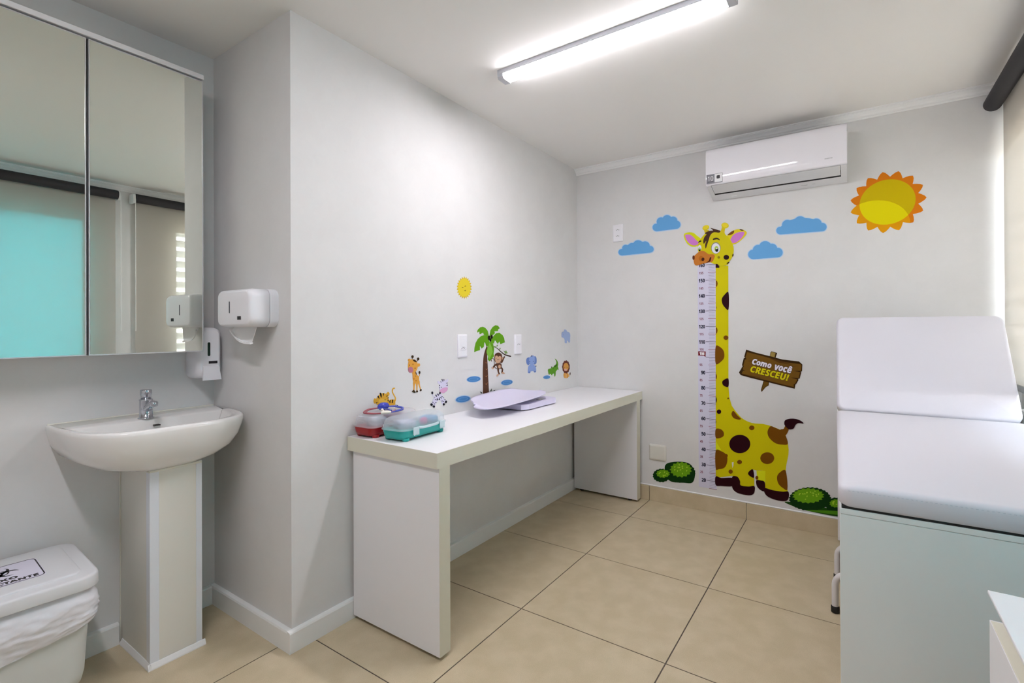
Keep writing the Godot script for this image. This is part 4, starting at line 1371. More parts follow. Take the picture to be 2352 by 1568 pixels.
const STICKERS := [
	["cloud_sticker","blue cloud decal above the lower left cloud, beside the giraffe ear","sticker","blue cloud stickers on the back wall","b",0.6793,1.9064,[["b9d3ee","p",[-675,-563,676,-547,470,90,62,283,-353,137,-673,-162]],["b9d3ee","s",[-347,-278,-391,-427,-511,-527,-675,-550,-839,-490,-960,-361,-1004,-200,-958,-49,-837,51,-672,72,-508,10,-389,-118]],["b9d3ee","s",[33,60,-18,-110,-154,-224,-341,-249,-528,-179,-665,-32,-715,153,-663,326,-525,439,-337,462,-151,391,-16,243]],["b9d3ee","s",[434,157,383,-15,247,-129,60,-155,-128,-84,-265,65,-315,252,-263,426,-124,540,64,563,250,490,385,341]],["b9d3ee","s",[793,50,749,-101,630,-201,468,-223,306,-161,187,-32,144,131,188,283,309,383,472,403,633,340,750,211]],["b9d3ee","s",[1004,-250,957,-409,833,-516,662,-540,491,-476,365,-339,320,-167,367,-7,494,99,665,122,836,56,959,-80]],["6aa9e0","p",[-675,-511,676,-497,470,90,62,283,-353,137,-673,-110]],["6aa9e0","s",[-398,-271,-436,-397,-537,-481,-675,-500,-813,-450,-914,-342,-951,-206,-913,-79,-810,4,-672,22,-534,-29,-434,-137]],["6aa9e0","s",[-19,67,-62,-81,-180,-178,-340,-200,-502,-139,-620,-12,-663,147,-618,296,-499,393,-337,413,-177,351,-60,225]],["6aa9e0","s",[383,163,340,14,222,-84,60,-106,-102,-44,-220,84,-263,245,-219,395,-99,494,63,514,224,451,341,323]],["6aa9e0","s",[743,56,706,-71,606,-156,469,-174,331,-122,231,-13,194,125,232,253,334,337,471,355,608,302,707,192]],["6aa9e0","s",[954,-244,915,-380,808,-471,662,-492,516,-437,409,-320,370,-173,411,-36,519,54,665,73,811,17,916,-99]]]],
	["cloud_sticker","long blue cloud decal lowest on the left, below the double wall outlet","sticker","blue cloud stickers on the back wall","b",0.4618,1.7592,[["b9d3ee","p",[-1039,-538,1068,-516,701,296,190,435,-705,200,-1052,-119]],["b9d3ee","s",[-729,-273,-771,-409,-884,-502,-1039,-527,-1193,-476,-1307,-363,-1348,-218,-1305,-80,-1191,12,-1036,35,-882,-17,-770,-130]],["b9d3ee","s",[-407,-21,-451,-165,-570,-262,-732,-287,-895,-233,-1015,-113,-1058,40,-1013,185,-893,282,-729,306,-567,250,-450,131]],["b9d3ee","s",[124,2,72,-168,-67,-283,-258,-313,-449,-248,-589,-106,-640,75,-587,247,-446,362,-254,390,-64,323,74,182]],["b9d3ee","s",[628,85,568,-113,407,-248,186,-283,-36,-207,-199,-41,-258,171,-197,372,-32,506,190,538,411,460,571,295]],["b9d3ee","s",[1076,-2,1023,-180,879,-301,683,-332,485,-265,340,-116,288,74,342,254,489,375,687,404,883,334,1025,186]],["b9d3ee","s",[1348,-253,1308,-387,1200,-479,1053,-503,905,-452,797,-341,758,-198,799,-62,908,29,1056,52,1203,0,1310,-111]],["6aa9e0","p",[-1038,-485,1068,-464,701,296,190,435,-705,200,-1052,-65]],["6aa9e0","s",[-786,-268,-820,-379,-912,-455,-1038,-475,-1165,-433,-1257,-341,-1291,-223,-1256,-111,-1163,-35,-1036,-16,-910,-59,-819,-151]],["6aa9e0","s",[-463,-16,-500,-135,-598,-215,-732,-236,-867,-191,-965,-92,-1001,35,-964,155,-865,235,-730,255,-596,209,-498,110]],["6aa9e0","s",[69,7,25,-138,-94,-236,-257,-262,-421,-207,-541,-85,-584,70,-539,216,-418,315,-254,339,-92,282,26,161]],["6aa9e0","s",[574,90,522,-84,380,-202,186,-232,-8,-166,-151,-20,-203,166,-149,342,-5,460,190,488,383,420,524,274]],["6aa9e0","s",[1023,3,977,-151,853,-255,683,-282,512,-224,388,-95,342,69,389,224,515,328,686,354,856,294,979,165]],["6aa9e0","s",[1295,-248,1263,-358,1174,-433,1053,-453,932,-411,844,-320,812,-203,845,-92,934,-17,1056,2,1176,-40,1264,-132]]]],
	["cloud_sticker","largest blue cloud decal, between the giraffe and the orange sun","sticker","blue cloud stickers on the back wall","b",1.4746,1.7959,[["b9d3ee","p",[-1075,-497,1086,-548,787,216,-23,458,-686,319,-1063,-49]],["b9d3ee","s",[-823,-247,-857,-379,-950,-468,-1075,-491,-1201,-441,-1294,-330,-1327,-189,-1292,-56,-1199,33,-1072,54,-947,3,-856,-107]],["b9d3ee","s",[-361,25,-406,-147,-525,-264,-689,-293,-853,-226,-973,-80,-1017,105,-971,279,-850,395,-685,422,-522,354,-404,208]],["b9d3ee","s",[331,108,283,-83,152,-212,-26,-244,-206,-170,-337,-8,-385,197,-335,390,-202,518,-22,548,156,471,285,310]],["b9d3ee","s",[663,12,623,-147,515,-254,368,-281,220,-220,111,-86,72,84,113,245,223,352,371,377,518,314,625,180]],["b9d3ee","s",[1088,-68,1047,-233,936,-345,783,-373,631,-309,519,-170,479,7,521,174,634,285,787,311,939,246,1049,107]],["b9d3ee","s",[1327,-287,1293,-424,1202,-517,1077,-540,951,-488,860,-374,826,-228,861,-90,954,3,1080,25,1204,-28,1295,-143]],["6aa9e0","p",[-1075,-451,1086,-504,787,216,-23,458,-686,319,-1063,-4]],["6aa9e0","s",[-863,-242,-892,-353,-969,-428,-1075,-447,-1181,-405,-1258,-312,-1286,-194,-1257,-82,-1179,-7,-1073,11,-967,-32,-891,-125]],["6aa9e0","s",[-401,30,-440,-122,-545,-224,-689,-249,-833,-191,-938,-63,-977,100,-937,253,-830,355,-685,379,-542,319,-438,191]],["6aa9e0","s",[293,112,250,-58,133,-173,-26,-201,-186,-135,-303,9,-346,192,-301,364,-183,478,-22,505,137,437,252,293]],["6aa9e0","s",[625,16,591,-122,496,-216,368,-239,239,-185,145,-69,111,80,146,219,242,312,371,334,499,279,592,163]],["6aa9e0","s",[1051,-63,1015,-208,917,-306,784,-331,650,-275,552,-153,517,2,554,148,653,246,787,269,920,212,1017,90]],["6aa9e0","s",[1290,-283,1261,-399,1183,-478,1077,-498,970,-454,892,-356,864,-232,893,-115,972,-36,1079,-17,1186,-62,1263,-160]]]],
	["cloud_sticker","blue cloud decal right of the giraffe ear, below the largest cloud","sticker","blue cloud stickers on the back wall","b",1.2843,1.6664,[["b9d3ee","p",[-673,-569,704,-567,377,257,17,495,-377,273,-670,-8]],["b9d3ee","s",[-353,-252,-397,-416,-513,-529,-673,-561,-833,-503,-950,-369,-993,-196,-949,-31,-830,82,-669,112,-510,52,-395,-81]],["b9d3ee","s",[-32,-20,-80,-199,-206,-322,-380,-357,-555,-292,-682,-146,-729,44,-680,225,-551,348,-376,380,-203,313,-78,167]],["b9d3ee","s",[407,111,354,-93,210,-234,13,-273,-185,-199,-330,-31,-383,186,-328,393,-181,533,17,569,214,493,356,325]],["b9d3ee","s",[702,-3,658,-174,538,-291,374,-324,210,-262,89,-122,46,59,91,232,213,349,378,380,541,317,660,177]],["b9d3ee","s",[993,-257,952,-416,841,-526,689,-558,537,-501,425,-371,385,-202,427,-41,540,69,692,99,844,40,953,-90]],["6aa9e0","p",[-673,-523,704,-521,377,257,17,495,-377,273,-670,38]],["6aa9e0","s",[-395,-249,-433,-391,-534,-489,-673,-516,-811,-466,-913,-350,-950,-200,-912,-57,-809,41,-670,67,-532,15,-431,-100]],["6aa9e0","s",[-74,-17,-116,-174,-227,-282,-380,-312,-533,-255,-645,-127,-686,40,-644,199,-530,307,-377,335,-224,277,-114,148]],["6aa9e0","s",[366,115,318,-68,190,-194,13,-228,-164,-162,-294,-12,-340,182,-292,367,-160,493,17,525,193,457,320,307]],["6aa9e0","s",[662,1,623,-149,518,-252,374,-280,231,-226,125,-103,87,55,127,206,234,309,378,336,521,281,624,158]],["6aa9e0","s",[953,-253,917,-391,821,-487,689,-514,557,-465,461,-352,426,-206,462,-66,560,29,692,55,823,4,919,-108]]]],
	["growth_body","","","","b",1.2363,0.8755,[["d4c804","p",[-2391,7150,-1631,7094,-1649,2388,-1664,-562,-1610,-1256,-1468,-1787,-1218,-2150,-935,-2468,-724,-2608,-515,-2693,-307,-2747,-100,-2763,309,-2742,644,-2795,976,-2893,1238,-2989,1528,-3285,1636,-3637,1685,-4141,1670,-4434,1617,-4734,1551,-5109,1530,-5331,1535,-5695,1558,-6130,1632,-6700,388,-6818,428,-5595,-74,-5645,-253,-5628,-201,-6133,-190,-6697,-994,-6802,-1420,-6376,-1455,-6205,-2462,-6513]],["dfe218","p",[-2450,-4113,-2104,-4694,-2453,-4742]],["dfe218","p",[-74,-5660,435,-5594,398,-6294,-36,-6241]],["e6e2dc","p",[-1487,-5368,-1378,-5328,-1401,-5563,-1452,-5710]],["7a4a0c","s",[724,-2839,976,-2907,1237,-3011,1509,-3273,1641,-3782,1363,-3877,971,-3831,640,-3539,555,-3177]],["7a4a0c","s",[1237,-3011,1420,-2917,1512,-2746,1678,-2888,1652,-3066,1496,-3303]],["7a4a0c","s",[-2446,-3381,-2170,-3334,-1979,-3484,-1966,-3740,-2173,-3906,-2449,-3916]],["7a4a0c","s",[913,-4748,840,-4968,649,-5126,413,-5162,221,-5060,148,-4860,223,-4637,417,-4480,653,-4447,842,-4550]],["7a4a0c","s",[1523,-5420,1224,-5548,1059,-5848,1122,-6242,1349,-6459,1608,-6500]],["7a4a0c","s",[-1419,-2115,-1492,-2330,-1364,-2549,-1078,-2621,-943,-2553,-1148,-2359,-1304,-2158]],["7a4a0c","s",[-2453,-4766,-2104,-4749,-1789,-4962,-1763,-5386,-1925,-5761,-2258,-5914,-2459,-5899]],["7a4a0c","s",[-170,-3034,-200,-3122,-276,-3183,-370,-3193,-446,-3150,-475,-3068,-445,-2980,-369,-2919,-275,-2909,-199,-2953]],["7a4a0c","s",[-893,-5256,-921,-5336,-992,-5394,-1080,-5408,-1151,-5371,-1178,-5298,-1150,-5217,-1078,-5159,-991,-5146,-920,-5183]],["7a4a0c","s",[-1439,-5940,-1463,-6021,-1525,-6078,-1601,-6091,-1662,-6053,-1686,-5979,-1662,-5898,-1600,-5840,-1523,-5828,-1462,-5866]],["7a4a0c","s",[-1724,-4976,-1744,-5043,-1795,-5090,-1858,-5099,-1909,-5067,-1929,-5006,-1909,-4939,-1857,-4892,-1794,-4883,-1743,-4915]],["7a4a0c","s",[33,-6079,17,-6152,-24,-6203,-75,-6211,-116,-6175,-132,-6106,-116,-6033,-74,-5982,-23,-5974,18,-6011]],["7a4a0c","s",[-2418,1947,-2143,1913,-1938,1667,-1903,1294,-2074,1015,-2424,846]],["2c0a10","s",[-411,-4062,-527,-4411,-830,-4661,-1207,-4713,-1515,-4545,-1633,-4219,-1512,-3863,-1202,-3615,-824,-3570,-523,-3741]],["2c0a10","s",[-2105,-2217,-2131,-2302,-2198,-2359,-2281,-2367,-2347,-2322,-2373,-2241,-2347,-2156,-2279,-2098,-2197,-2091,-2130,-2136]],["2c0a10","s",[-1662,-96,-1859,-123,-2021,-272,-2008,-467,-1862,-590,-1664,-577]],["2c0a10","s",[-267,-5630,-426,-5701,-546,-5887,-463,-6041,-214,-6105]],["7a4a0c","p",[-2427,192,-2375,140,-2353,7,-2376,-120,-2429,-178]],["2c0a10","p",[-2435,-1279,-2390,-1355,-2369,-1487,-2392,-1630,-2437,-1697]],["2c0a10","p",[-2443,-2775,-2413,-2890,-2444,-3050]],["7a4a0c","s",[-1632,-1328,-1642,-1356,-1667,-1375,-1699,-1377,-1724,-1362,-1734,-1336,-1724,-1307,-1698,-1288,-1667,-1286,-1642,-1301]],["2c0a10","s",[-2462,-6418,-2113,-6454,-1456,-6344,-1371,-6700,-1531,-6882,-2116,-6962,-2465,-6961]],["2c0a10","s",[-1470,-6284,-1168,-6219,-1013,-6461,-972,-6722,-536,-6721,-189,-6644,-205,-7039,-400,-7227,-819,-7267,-1245,-7193,-1473,-6926]],["2c0a10","s",[-84,-6264,155,-6223,384,-6296,382,-6819,152,-6809,-52,-6597]],["2c0a10","s",[356,-6652,823,-6701,1348,-6694,1646,-6639,1669,-6985,1507,-7220,1018,-7256,555,-7137,368,-6919]],["2c0a10","s",[1467,-2648,1487,-2426,1694,-2296,2013,-2257,2297,-2329,2465,-2484,2202,-2483,2043,-2623,1947,-2836,1723,-2912,1563,-2791]],["2c0a10","s",[-1626,5379,-1852,5268,-2024,5004,-1997,4701,-1856,4456,-1632,4330]],["7a4a0c","s",[-1647,2519,-1675,2436,-1749,2385,-1839,2384,-1912,2434,-1940,2516,-1911,2599,-1838,2650,-1747,2651,-1675,2601]],["7a4a0c","p",[-2373,6202,-2304,6137,-2276,5984,-2306,5834,-2375,5776]],["7a4a0c","p",[-2382,4561,-2348,4438,-2383,4348]],["7a4a0c","p",[-2389,3193,-2320,3120,-2298,2981,-2322,2841,-2391,2756]],["2c0a10","p",[-2391,7267,-2241,7225,-2167,7068,-2168,6996,-2392,7012]]]],
	["growth_head","","","","b",0.9893,1.7238,[["d8dc10","s",[-1917,757,-1904,925,-1786,984,-1551,1005,-1295,929,-1065,713,-860,525,-792,353,-930,225,-1023,68,-1230,9,-1462,63,-1695,253,-1847,509]],["d07fd0","s",[-1846,798,-1810,866,-1692,872,-1505,821,-1296,643,-1136,435,-980,277,-1045,136,-1230,98,-1462,170,-1648,345,-1788,575]],["e0cc20","s",[803,556,976,721,1232,833,1464,858,1715,795,1901,650,1917,524,1775,314,1523,92,1269,-53,1014,-62,757,9,651,296]],["d07fd0","s",[822,113,995,283,1102,478,1294,616,1526,670,1756,655,1789,572,1713,389,1502,162,1270,27,1036,14]],["7a4a0c","s",[803,579,933,680,1083,777,1189,804,1189,697,1103,592,932,538]],["2c0a10","s",[1506,847,1632,819,1760,754,1673,739,1579,766]],["d8c418","p",[-630,1031,-337,1021,-271,814,-563,753]],["dccb20","s",[-311,1245,-317,1142,-399,1055,-526,1016,-649,1041,-722,1120,-716,1224,-634,1311,-506,1349,-383,1324]],["ecd830","s",[-353,1257,-360,1178,-428,1110,-531,1078,-631,1096,-689,1156,-682,1235,-614,1304,-510,1335,-410,1317]],["d8c418","p",[481,1123,672,1031,621,761,695,522,282,706,415,899]],["dccb20","s",[877,1124,821,1030,703,994,568,1030,468,1124,440,1242,497,1336,616,1371,751,1335,850,1240]],["ecd830","s",[839,1168,794,1099,697,1074,586,1104,503,1177,479,1266,525,1336,622,1360,733,1330,816,1256]],["d4c804","s",[-837,499,-654,716,-473,837,-159,872,283,799,609,670,781,490,973,240,1100,-25,1166,-396,1117,-757,988,-1021,837,-1215,804,-1327,468,-1371,74,-1249,-169,-1137,-482,-878,-842,-494,-1013,-289,-1023,44,-964,275]],["4a3020","s",[-224,1123,-25,1059,240,943,375,876,305,768,19,824,-159,755,-272,580,-340,353,-420,127,-528,-180,-562,70,-493,322,-639,144,-683,318,-610,569,-473,743,-568,796,-518,877,-270,955,-58,954]],["3a2818","s",[-68,413,61,460,237,428,350,277,171,351,-59,333]],["3a2818","s",[-1003,232,-939,363,-810,378,-811,302,-907,289]],["8a8a78","s",[387,-227,331,-442,185,-566,5,-550,-141,-399,-196,-172,-138,45,9,168,189,150,333,-1]],["eceaf4","s",[352,-247,302,-436,174,-544,16,-530,-112,-398,-160,-199,-110,-8,20,99,178,83,304,-49]],["b4cf5a","s",[257,-270,233,-374,172,-435,95,-428,34,-356,11,-247,35,-143,97,-83,173,-90,235,-162]],["1c2014","s",[248,-339,230,-411,184,-452,127,-447,81,-397,63,-322,82,-250,128,-209,185,-214,231,-264]],["ffffff","s",[196,-241,188,-265,169,-279,144,-276,124,-259,117,-234,125,-210,144,-197,169,-199,189,-216]],["eceaf4","s",[-795,-101,-817,-204,-874,-264,-945,-258,-1002,-187,-1023,-79,-1001,25,-943,84,-873,78,-816,7]],["9cbf5a","s",[-852,-190,-867,-258,-903,-298,-949,-294,-985,-247,-999,-176,-984,-108,-947,-69,-902,-73,-866,-119]],["181c14","s",[-850,-240,-862,-286,-892,-313,-928,-309,-958,-277,-969,-229,-957,-183,-928,-156,-891,-160,-861,-192]],["ffffff","s",[-893,-172,-898,-186,-909,-193,-923,-192,-935,-182,-939,-168,-935,-154,-923,-147,-909,-148,-898,-158]],["c4772c","s",[-1285,-645,-1141,-491,-979,-363,-796,-304,-614,-344,-480,-460,-345,-561,-167,-581,-33,-611,28,-715,-35,-891,-136,-1074,-393,-1096,-619,-1131,-846,-1184,-1098,-1236,-1236,-1154,-1293,-931]],["6a3418","s",[-1225,-710,-1239,-796,-1277,-846,-1323,-843,-1359,-786,-1373,-698,-1358,-612,-1321,-561,-1275,-565,-1238,-622]],["b0651c","s",[-680,-815,-708,-916,-778,-975,-866,-968,-936,-898,-963,-791,-935,-689,-864,-631,-777,-638,-707,-708]],["4a2010","s",[-618,-904,-657,-957,-713,-975,-766,-951,-795,-894,-789,-825,-750,-772,-694,-754,-641,-778,-612,-836]],["3a100c","s",[-510,-1094,-336,-988,-275,-801,-190,-757,-208,-924,-281,-1054]],["2a1214","s",[890,-864,859,-953,777,-1003,675,-995,593,-931,562,-836,594,-747,677,-697,778,-706,860,-770]],["9a8a10","s",[349,-825,334,-866,297,-889,251,-886,214,-856,200,-813,214,-772,252,-749,298,-753,335,-782]],["3a2a08","s",[1150,-763,1133,-813,1110,-840,1090,-833,1080,-796,1084,-742,1101,-693,1124,-666,1145,-673,1155,-710]],["3a2a08","s",[901,-1163,900,-1194,872,-1234,825,-1269,779,-1285,751,-1275,751,-1244,780,-1204,827,-1169,873,-1153]]]],
	["wooden_sign","brown plank sign decal with white and yellow words right of the giraffe neck","sticker","","b",1.3053,0.9251,[["3a2408","p",[48,1146,112,1218,417,1125,326,850,10,902]],["a08848","p",[66,1122,124,1184,328,1122,272,865,28,918]],["3a2408","p",[-336,-587,-35,-682,-54,-865,-219,-977,-451,-1289,-487,-1169]],["6a4a14","p",[-312,-596,-62,-683,-81,-843,-237,-954,-422,-1205,-450,-1156]],["3a2408","p",[-1311,1289,-764,1115,-26,931,692,741,1562,652,1732,481,1713,78,1645,46,1670,8,1591,-360,1505,-384,1531,-442,1400,-706,1366,-727,1330,-977,506,-800,-290,-626,-1149,-437,-1627,-316,-1732,-154,-1605,71,-1557,188,-1518,190,-1546,355,-1448,755,-1371,778,-1419,849]],["75521a","p",[-1255,1134,-578,966,155,764,867,578,1630,497,1689,421,1662,106,1249,87,1610,25,1540,-323,1125,-316,1462,-416,1349,-679,1279,-713,1279,-881,506,-710,-290,-534,-1148,-333,-1578,-209,-1490,-38,-1337,-31,-1480,25,-1499,170,-1441,193,-1469,296,-1381,674,-1276,698,-1352,779]],["5a3c10","p",[-1276,594,-1029,623,-580,495,-1030,561]],["5a3c10","p",[-27,799,424,713,1216,442,513,535]],["5a3c10","p",[-1434,-244,-846,-338,-216,-469,-846,-390]],["5a3c10","p",[583,377,1041,316,1561,396,1041,276]]]],
	["bush_sticker","small double green bush decal left of the height chart","sticker","green bush stickers at the foot of the back wall","b",0.7197,0.2150,[["103a10","s",[-248,-237,-209,-322,-291,-409,-302,-507,-415,-570,-473,-665,-599,-695,-697,-775,-819,-766,-941,-817,-1039,-770,-1168,-785,-1227,-708,-1343,-683,-1352,-587,-1437,-527,-1396,-427,-1436,-340,-1351,-251,-1340,-152,-1223,-89,-1164,8,-1035,36,-936,115,-814,104,-692,153,-595,106,-469,118,-411,41,-299,15,-290,-79,-208,-139]],["103a10","s",[-603,204,-476,514,-61,701,590,815,1069,749,1343,428,1419,119,1236,-460,663,-575,-151,-634,-481,-358]],["103a10","s",[1381,233,1436,144,1342,45,1354,-57,1229,-140,1198,-249,1052,-309,979,-415,823,-448,713,-543,560,-546,421,-622,283,-594,127,-645,15,-587,-146,-608,-221,-526,-374,-515,-406,-414,-538,-373,-523,-262,-623,-192,-563,-81,-622,11,-521,113,-535,219,-402,304,-369,415,-216,475,-139,582,22,613,134,707,290,706,429,780,566,748,720,795,829,735,985,753,1057,670,1203,657,1233,558,1357,516,1344,409,1437,340]],["6fa81c","s",[-297,-121,-250,-194,-363,-266,-398,-355,-541,-388,-647,-465,-776,-447,-919,-487,-992,-424,-1129,-414,-1121,-326,-1207,-269,-1121,-184,-1127,-98,-990,-44,-917,43,-773,49,-644,110,-539,67,-395,81,-362,3,-249,-32]],["6fa81c","s",[1114,376,1209,282,1060,186,1085,63,908,12,858,-121,683,-118,566,-238,422,-181,257,-266,172,-165,-13,-200,-25,-71,-198,-50,-133,84,-262,158,-132,273,-195,387,-22,462,-9,596,176,619,263,747,427,715,571,817,687,734,863,793,911,675,1088,680,1062,549,1210,500]],["b6d83c","s",[-675,-359,-713,-350,-736,-300,-721,-259,-683,-268,-660,-318]],["b6d83c","s",[-847,-142,-882,-170,-940,-168,-963,-137,-928,-109,-870,-112]],["b6d83c","s",[-400,-192,-441,-198,-481,-162,-479,-121,-438,-116,-399,-151]],["b6d83c","s",[-680,-407,-712,-386,-717,-329,-691,-292,-659,-314,-654,-371]],["b6d83c","s",[-632,-130,-645,-93,-620,-36,-581,-16,-568,-52,-593,-109]],["b6d83c","s",[-628,-306,-613,-265,-559,-233,-520,-241,-536,-282,-590,-314]],["b6d83c","s",[-1004,-266,-1014,-227,-983,-172,-943,-155,-933,-194,-964,-249]],["b6d83c","s",[860,209,842,241,858,298,892,323,911,290,895,233]],["b6d83c","s",[412,222,426,262,478,294,515,285,501,246,449,214]],["b6d83c","s",[30,170,46,210,99,240,136,230,120,190,67,160]],["b6d83c","s",[405,533,370,545,352,597,369,636,405,623,423,572]],["b6d83c","s",[537,502,559,539,615,559,648,542,626,506,570,486]],["b6d83c","s",[651,379,614,359,563,374,549,410,586,430,638,414]],["b6d83c","s",[599,-27,566,-10,555,44,577,81,609,64,620,10]],["b6d83c","s",[303,345,275,370,277,427,306,460,333,435,332,377]],["b6d83c","s",[258,96,238,128,254,186,289,212,308,180,293,122]],["b6d83c","s",[59,343,51,381,83,435,122,450,130,411,99,358]],["b6d83c","s",[837,487,864,520,920,531,949,508,921,475,866,464]],["b6d83c","s",[346,373,360,413,412,446,449,438,436,398,384,366]]]],
	["bush_sticker","wide green bush decal partly behind the exam table","sticker","green bush stickers at the foot of the back wall","b",1.5530,0.1881,[["1d4a12","s",[-1693,-403,-928,-326,178,-355,1581,-278,1693,-597,887,-734,-618,-695,-1436,-535]],["103a10","s",[598,205,650,138,573,57,597,-21,500,-94,496,-178,382,-240,350,-327,225,-374,166,-461,36,-489,-48,-571,-176,-581,-281,-653,-401,-643,-522,-703,-628,-673,-759,-717,-846,-669,-980,-694,-1042,-629,-1173,-634,-1207,-557,-1328,-542,-1331,-455,-1436,-420,-1408,-329,-1491,-276,-1434,-185,-1490,-116,-1407,-31,-1433,49,-1328,125,-1324,213,-1202,275,-1168,365,-1036,410,-974,499,-839,525,-752,607,-621,613,-515,684,-394,670,-274,727,-169,694,-41,734,42,684,172,705,230,641,355,643,386,567,500,549,503,466,600,430,574,343,651,291]],["103a10","s",[1383,11,1416,-67,1345,-149,1336,-240,1238,-301,1188,-391,1078,-421,994,-496,888,-490,782,-540,697,-499,586,-515,535,-445,434,-424,426,-335,353,-280,388,-187,354,-107,428,-23,437,69,538,130,589,221,701,250,787,325,893,317,998,365,1082,322,1192,336,1241,266,1338,244,1346,157,1417,103]],["6fa81c","s",[211,321,309,261,169,180,213,96,48,40,33,-58,-138,-83,-211,-185,-368,-174,-492,-267,-615,-223,-775,-296,-849,-221,-1026,-265,-1041,-170,-1214,-179,-1166,-75,-1314,-47,-1210,53,-1314,114,-1165,198,-1212,284,-1038,341,-1023,441,-845,465,-770,567,-611,554,-487,645,-364,598,-207,668,-135,594,37,633,51,540,216,546,170,446,310,417]],["6fa81c","s",[1182,68,1216,12,1142,-44,1129,-113,1036,-141,977,-206,890,-198,802,-241,743,-200,649,-209,636,-144,561,-117,597,-47,561,9,637,65,651,135,745,163,804,228,892,219,980,261,1038,220,1131,228,1144,164,1217,137]],["4f8a1a","s",[-618,-695,297,-507,1466,-371,1579,-553,594,-656]],["b6d83c","s",[23,332,8,359,17,409,42,433,58,406,49,356]],["b6d83c","s",[-586,309,-577,345,-540,377,-510,374,-518,338,-556,306]],["b6d83c","s",[-719,240,-745,215,-788,217,-805,244,-779,268,-736,266]],["b6d83c","s",[-107,507,-133,486,-174,492,-189,520,-162,541,-121,535]],["b6d83c","s",[-337,404,-366,388,-404,404,-414,435,-385,451,-347,436]],["b6d83c","s",[-666,-70,-654,-35,-614,-8,-586,-16,-598,-50,-638,-78]],["b6d83c","s",[-22,244,-47,219,-89,218,-107,242,-82,268,-40,269]],["b6d83c","s",[-594,348,-581,383,-541,408,-513,400,-526,365,-566,339]],["b6d83c","s",[-134,316,-112,345,-70,353,-49,333,-70,304,-112,296]],["b6d83c","s",[-561,90,-574,119,-561,169,-534,190,-520,161,-534,111]],["b6d83c","s",[-231,201,-257,213,-269,258,-255,292,-228,280,-216,234]],["b6d83c","s",[-619,266,-644,240,-687,239,-705,263,-681,289,-638,290]],["b6d83c","s",[-318,368,-299,400,-257,414,-233,397,-251,366,-294,352]],["b6d83c","s",[-207,334,-231,351,-236,400,-217,431,-194,414,-189,365]],["b6d83c","s",[-959,117,-973,146,-960,197,-932,218,-918,190,-931,139]],["b6d83c","s",[-953,211,-935,243,-892,261,-866,245,-884,213,-927,196]],["b6d83c","s",[718,-36,716,-2,742,40,771,49,774,16,747,-27]],["b6d83c","s",[859,-54,878,-25,919,-13,941,-31,922,-61,881,-72]],["b6d83c","s",[769,19,747,-8,706,-15,686,7,708,34,749,40]],["b6d83c","s",[786,-46,764,-73,723,-78,704,-56,726,-29,767,-24]],["b6d83c","s",[799,78,775,54,735,55,718,80,743,104,783,103]],["b6d83c","s",[763,33,757,66,779,111,807,124,813,92,791,47]]]],
	["tiger_sticker","yellow striped tiger decal peeking up behind the red case","sticker","","d",-1.8562,0.8837,[["dca838","s",[536,379,478,427,364,375,349,230,455,52,525,-70,488,-200,555,-218,588,-72,512,66,410,234,421,349,492,378,475,361]],["dca838","s",[144,-142,274,-98,482,-133,548,-273,508,-379,324,-385,169,-325]],["dca838","s",[199,126,154,78,92,63,36,86,7,137,16,198,61,246,123,261,179,239,208,187]],["dca838","s",[-538,-57,-553,-126,-592,-165,-640,-159,-679,-110,-693,-38,-678,31,-639,70,-592,64,-553,16]],["dca838","s",[-555,-94,-530,59,-407,181,-234,244,-58,221,94,104,158,-43,170,-185,118,-298,-136,-324,-409,-269,-531,-194]],["e8bc50","s",[55,-151,8,-215,-112,-243,-259,-224,-376,-166,-421,-91,-376,-28,-258,1,-111,-17,9,-75]],["1c1a18","s",[-353,254,-320,285,-271,244,-239,142,-259,46,-309,111]],["1c1a18","s",[-171,229,-113,227,-134,150,-154,97]],["1c1a18","s",[-476,131,-420,153,-371,20,-420,46]],["1c1a18","s",[18,73,69,137,89,120,48,59]],["1c1a18","s",[63,-12,140,19,140,-17]],["1c1a18","s",[68,-92,150,-93,132,-130]],["1c1a18","s",[-568,-121,-463,-115,-544,-154]],["1c1a18","p",[150,-142,183,-127,234,-243,196,-218]],["1c1a18","p",[242,-114,274,-108,304,-258,268,-241]],["1c1a18","p",[351,-117,409,-114,398,-264,351,-264]],["1c1a18","s",[-31,-70,-36,-80,-47,-85,-61,-84,-72,-76,-77,-65,-72,-55,-61,-50,-47,-51,-36,-59]],["1c1a18","s",[603,-382,598,-391,584,-395,568,-393,555,-385,550,-375,555,-366,568,-362,585,-364,598,-372]],["1c1a18","s",[693,-414,688,-423,675,-427,658,-425,645,-417,640,-407,645,-398,658,-394,675,-396,688,-404]]]],
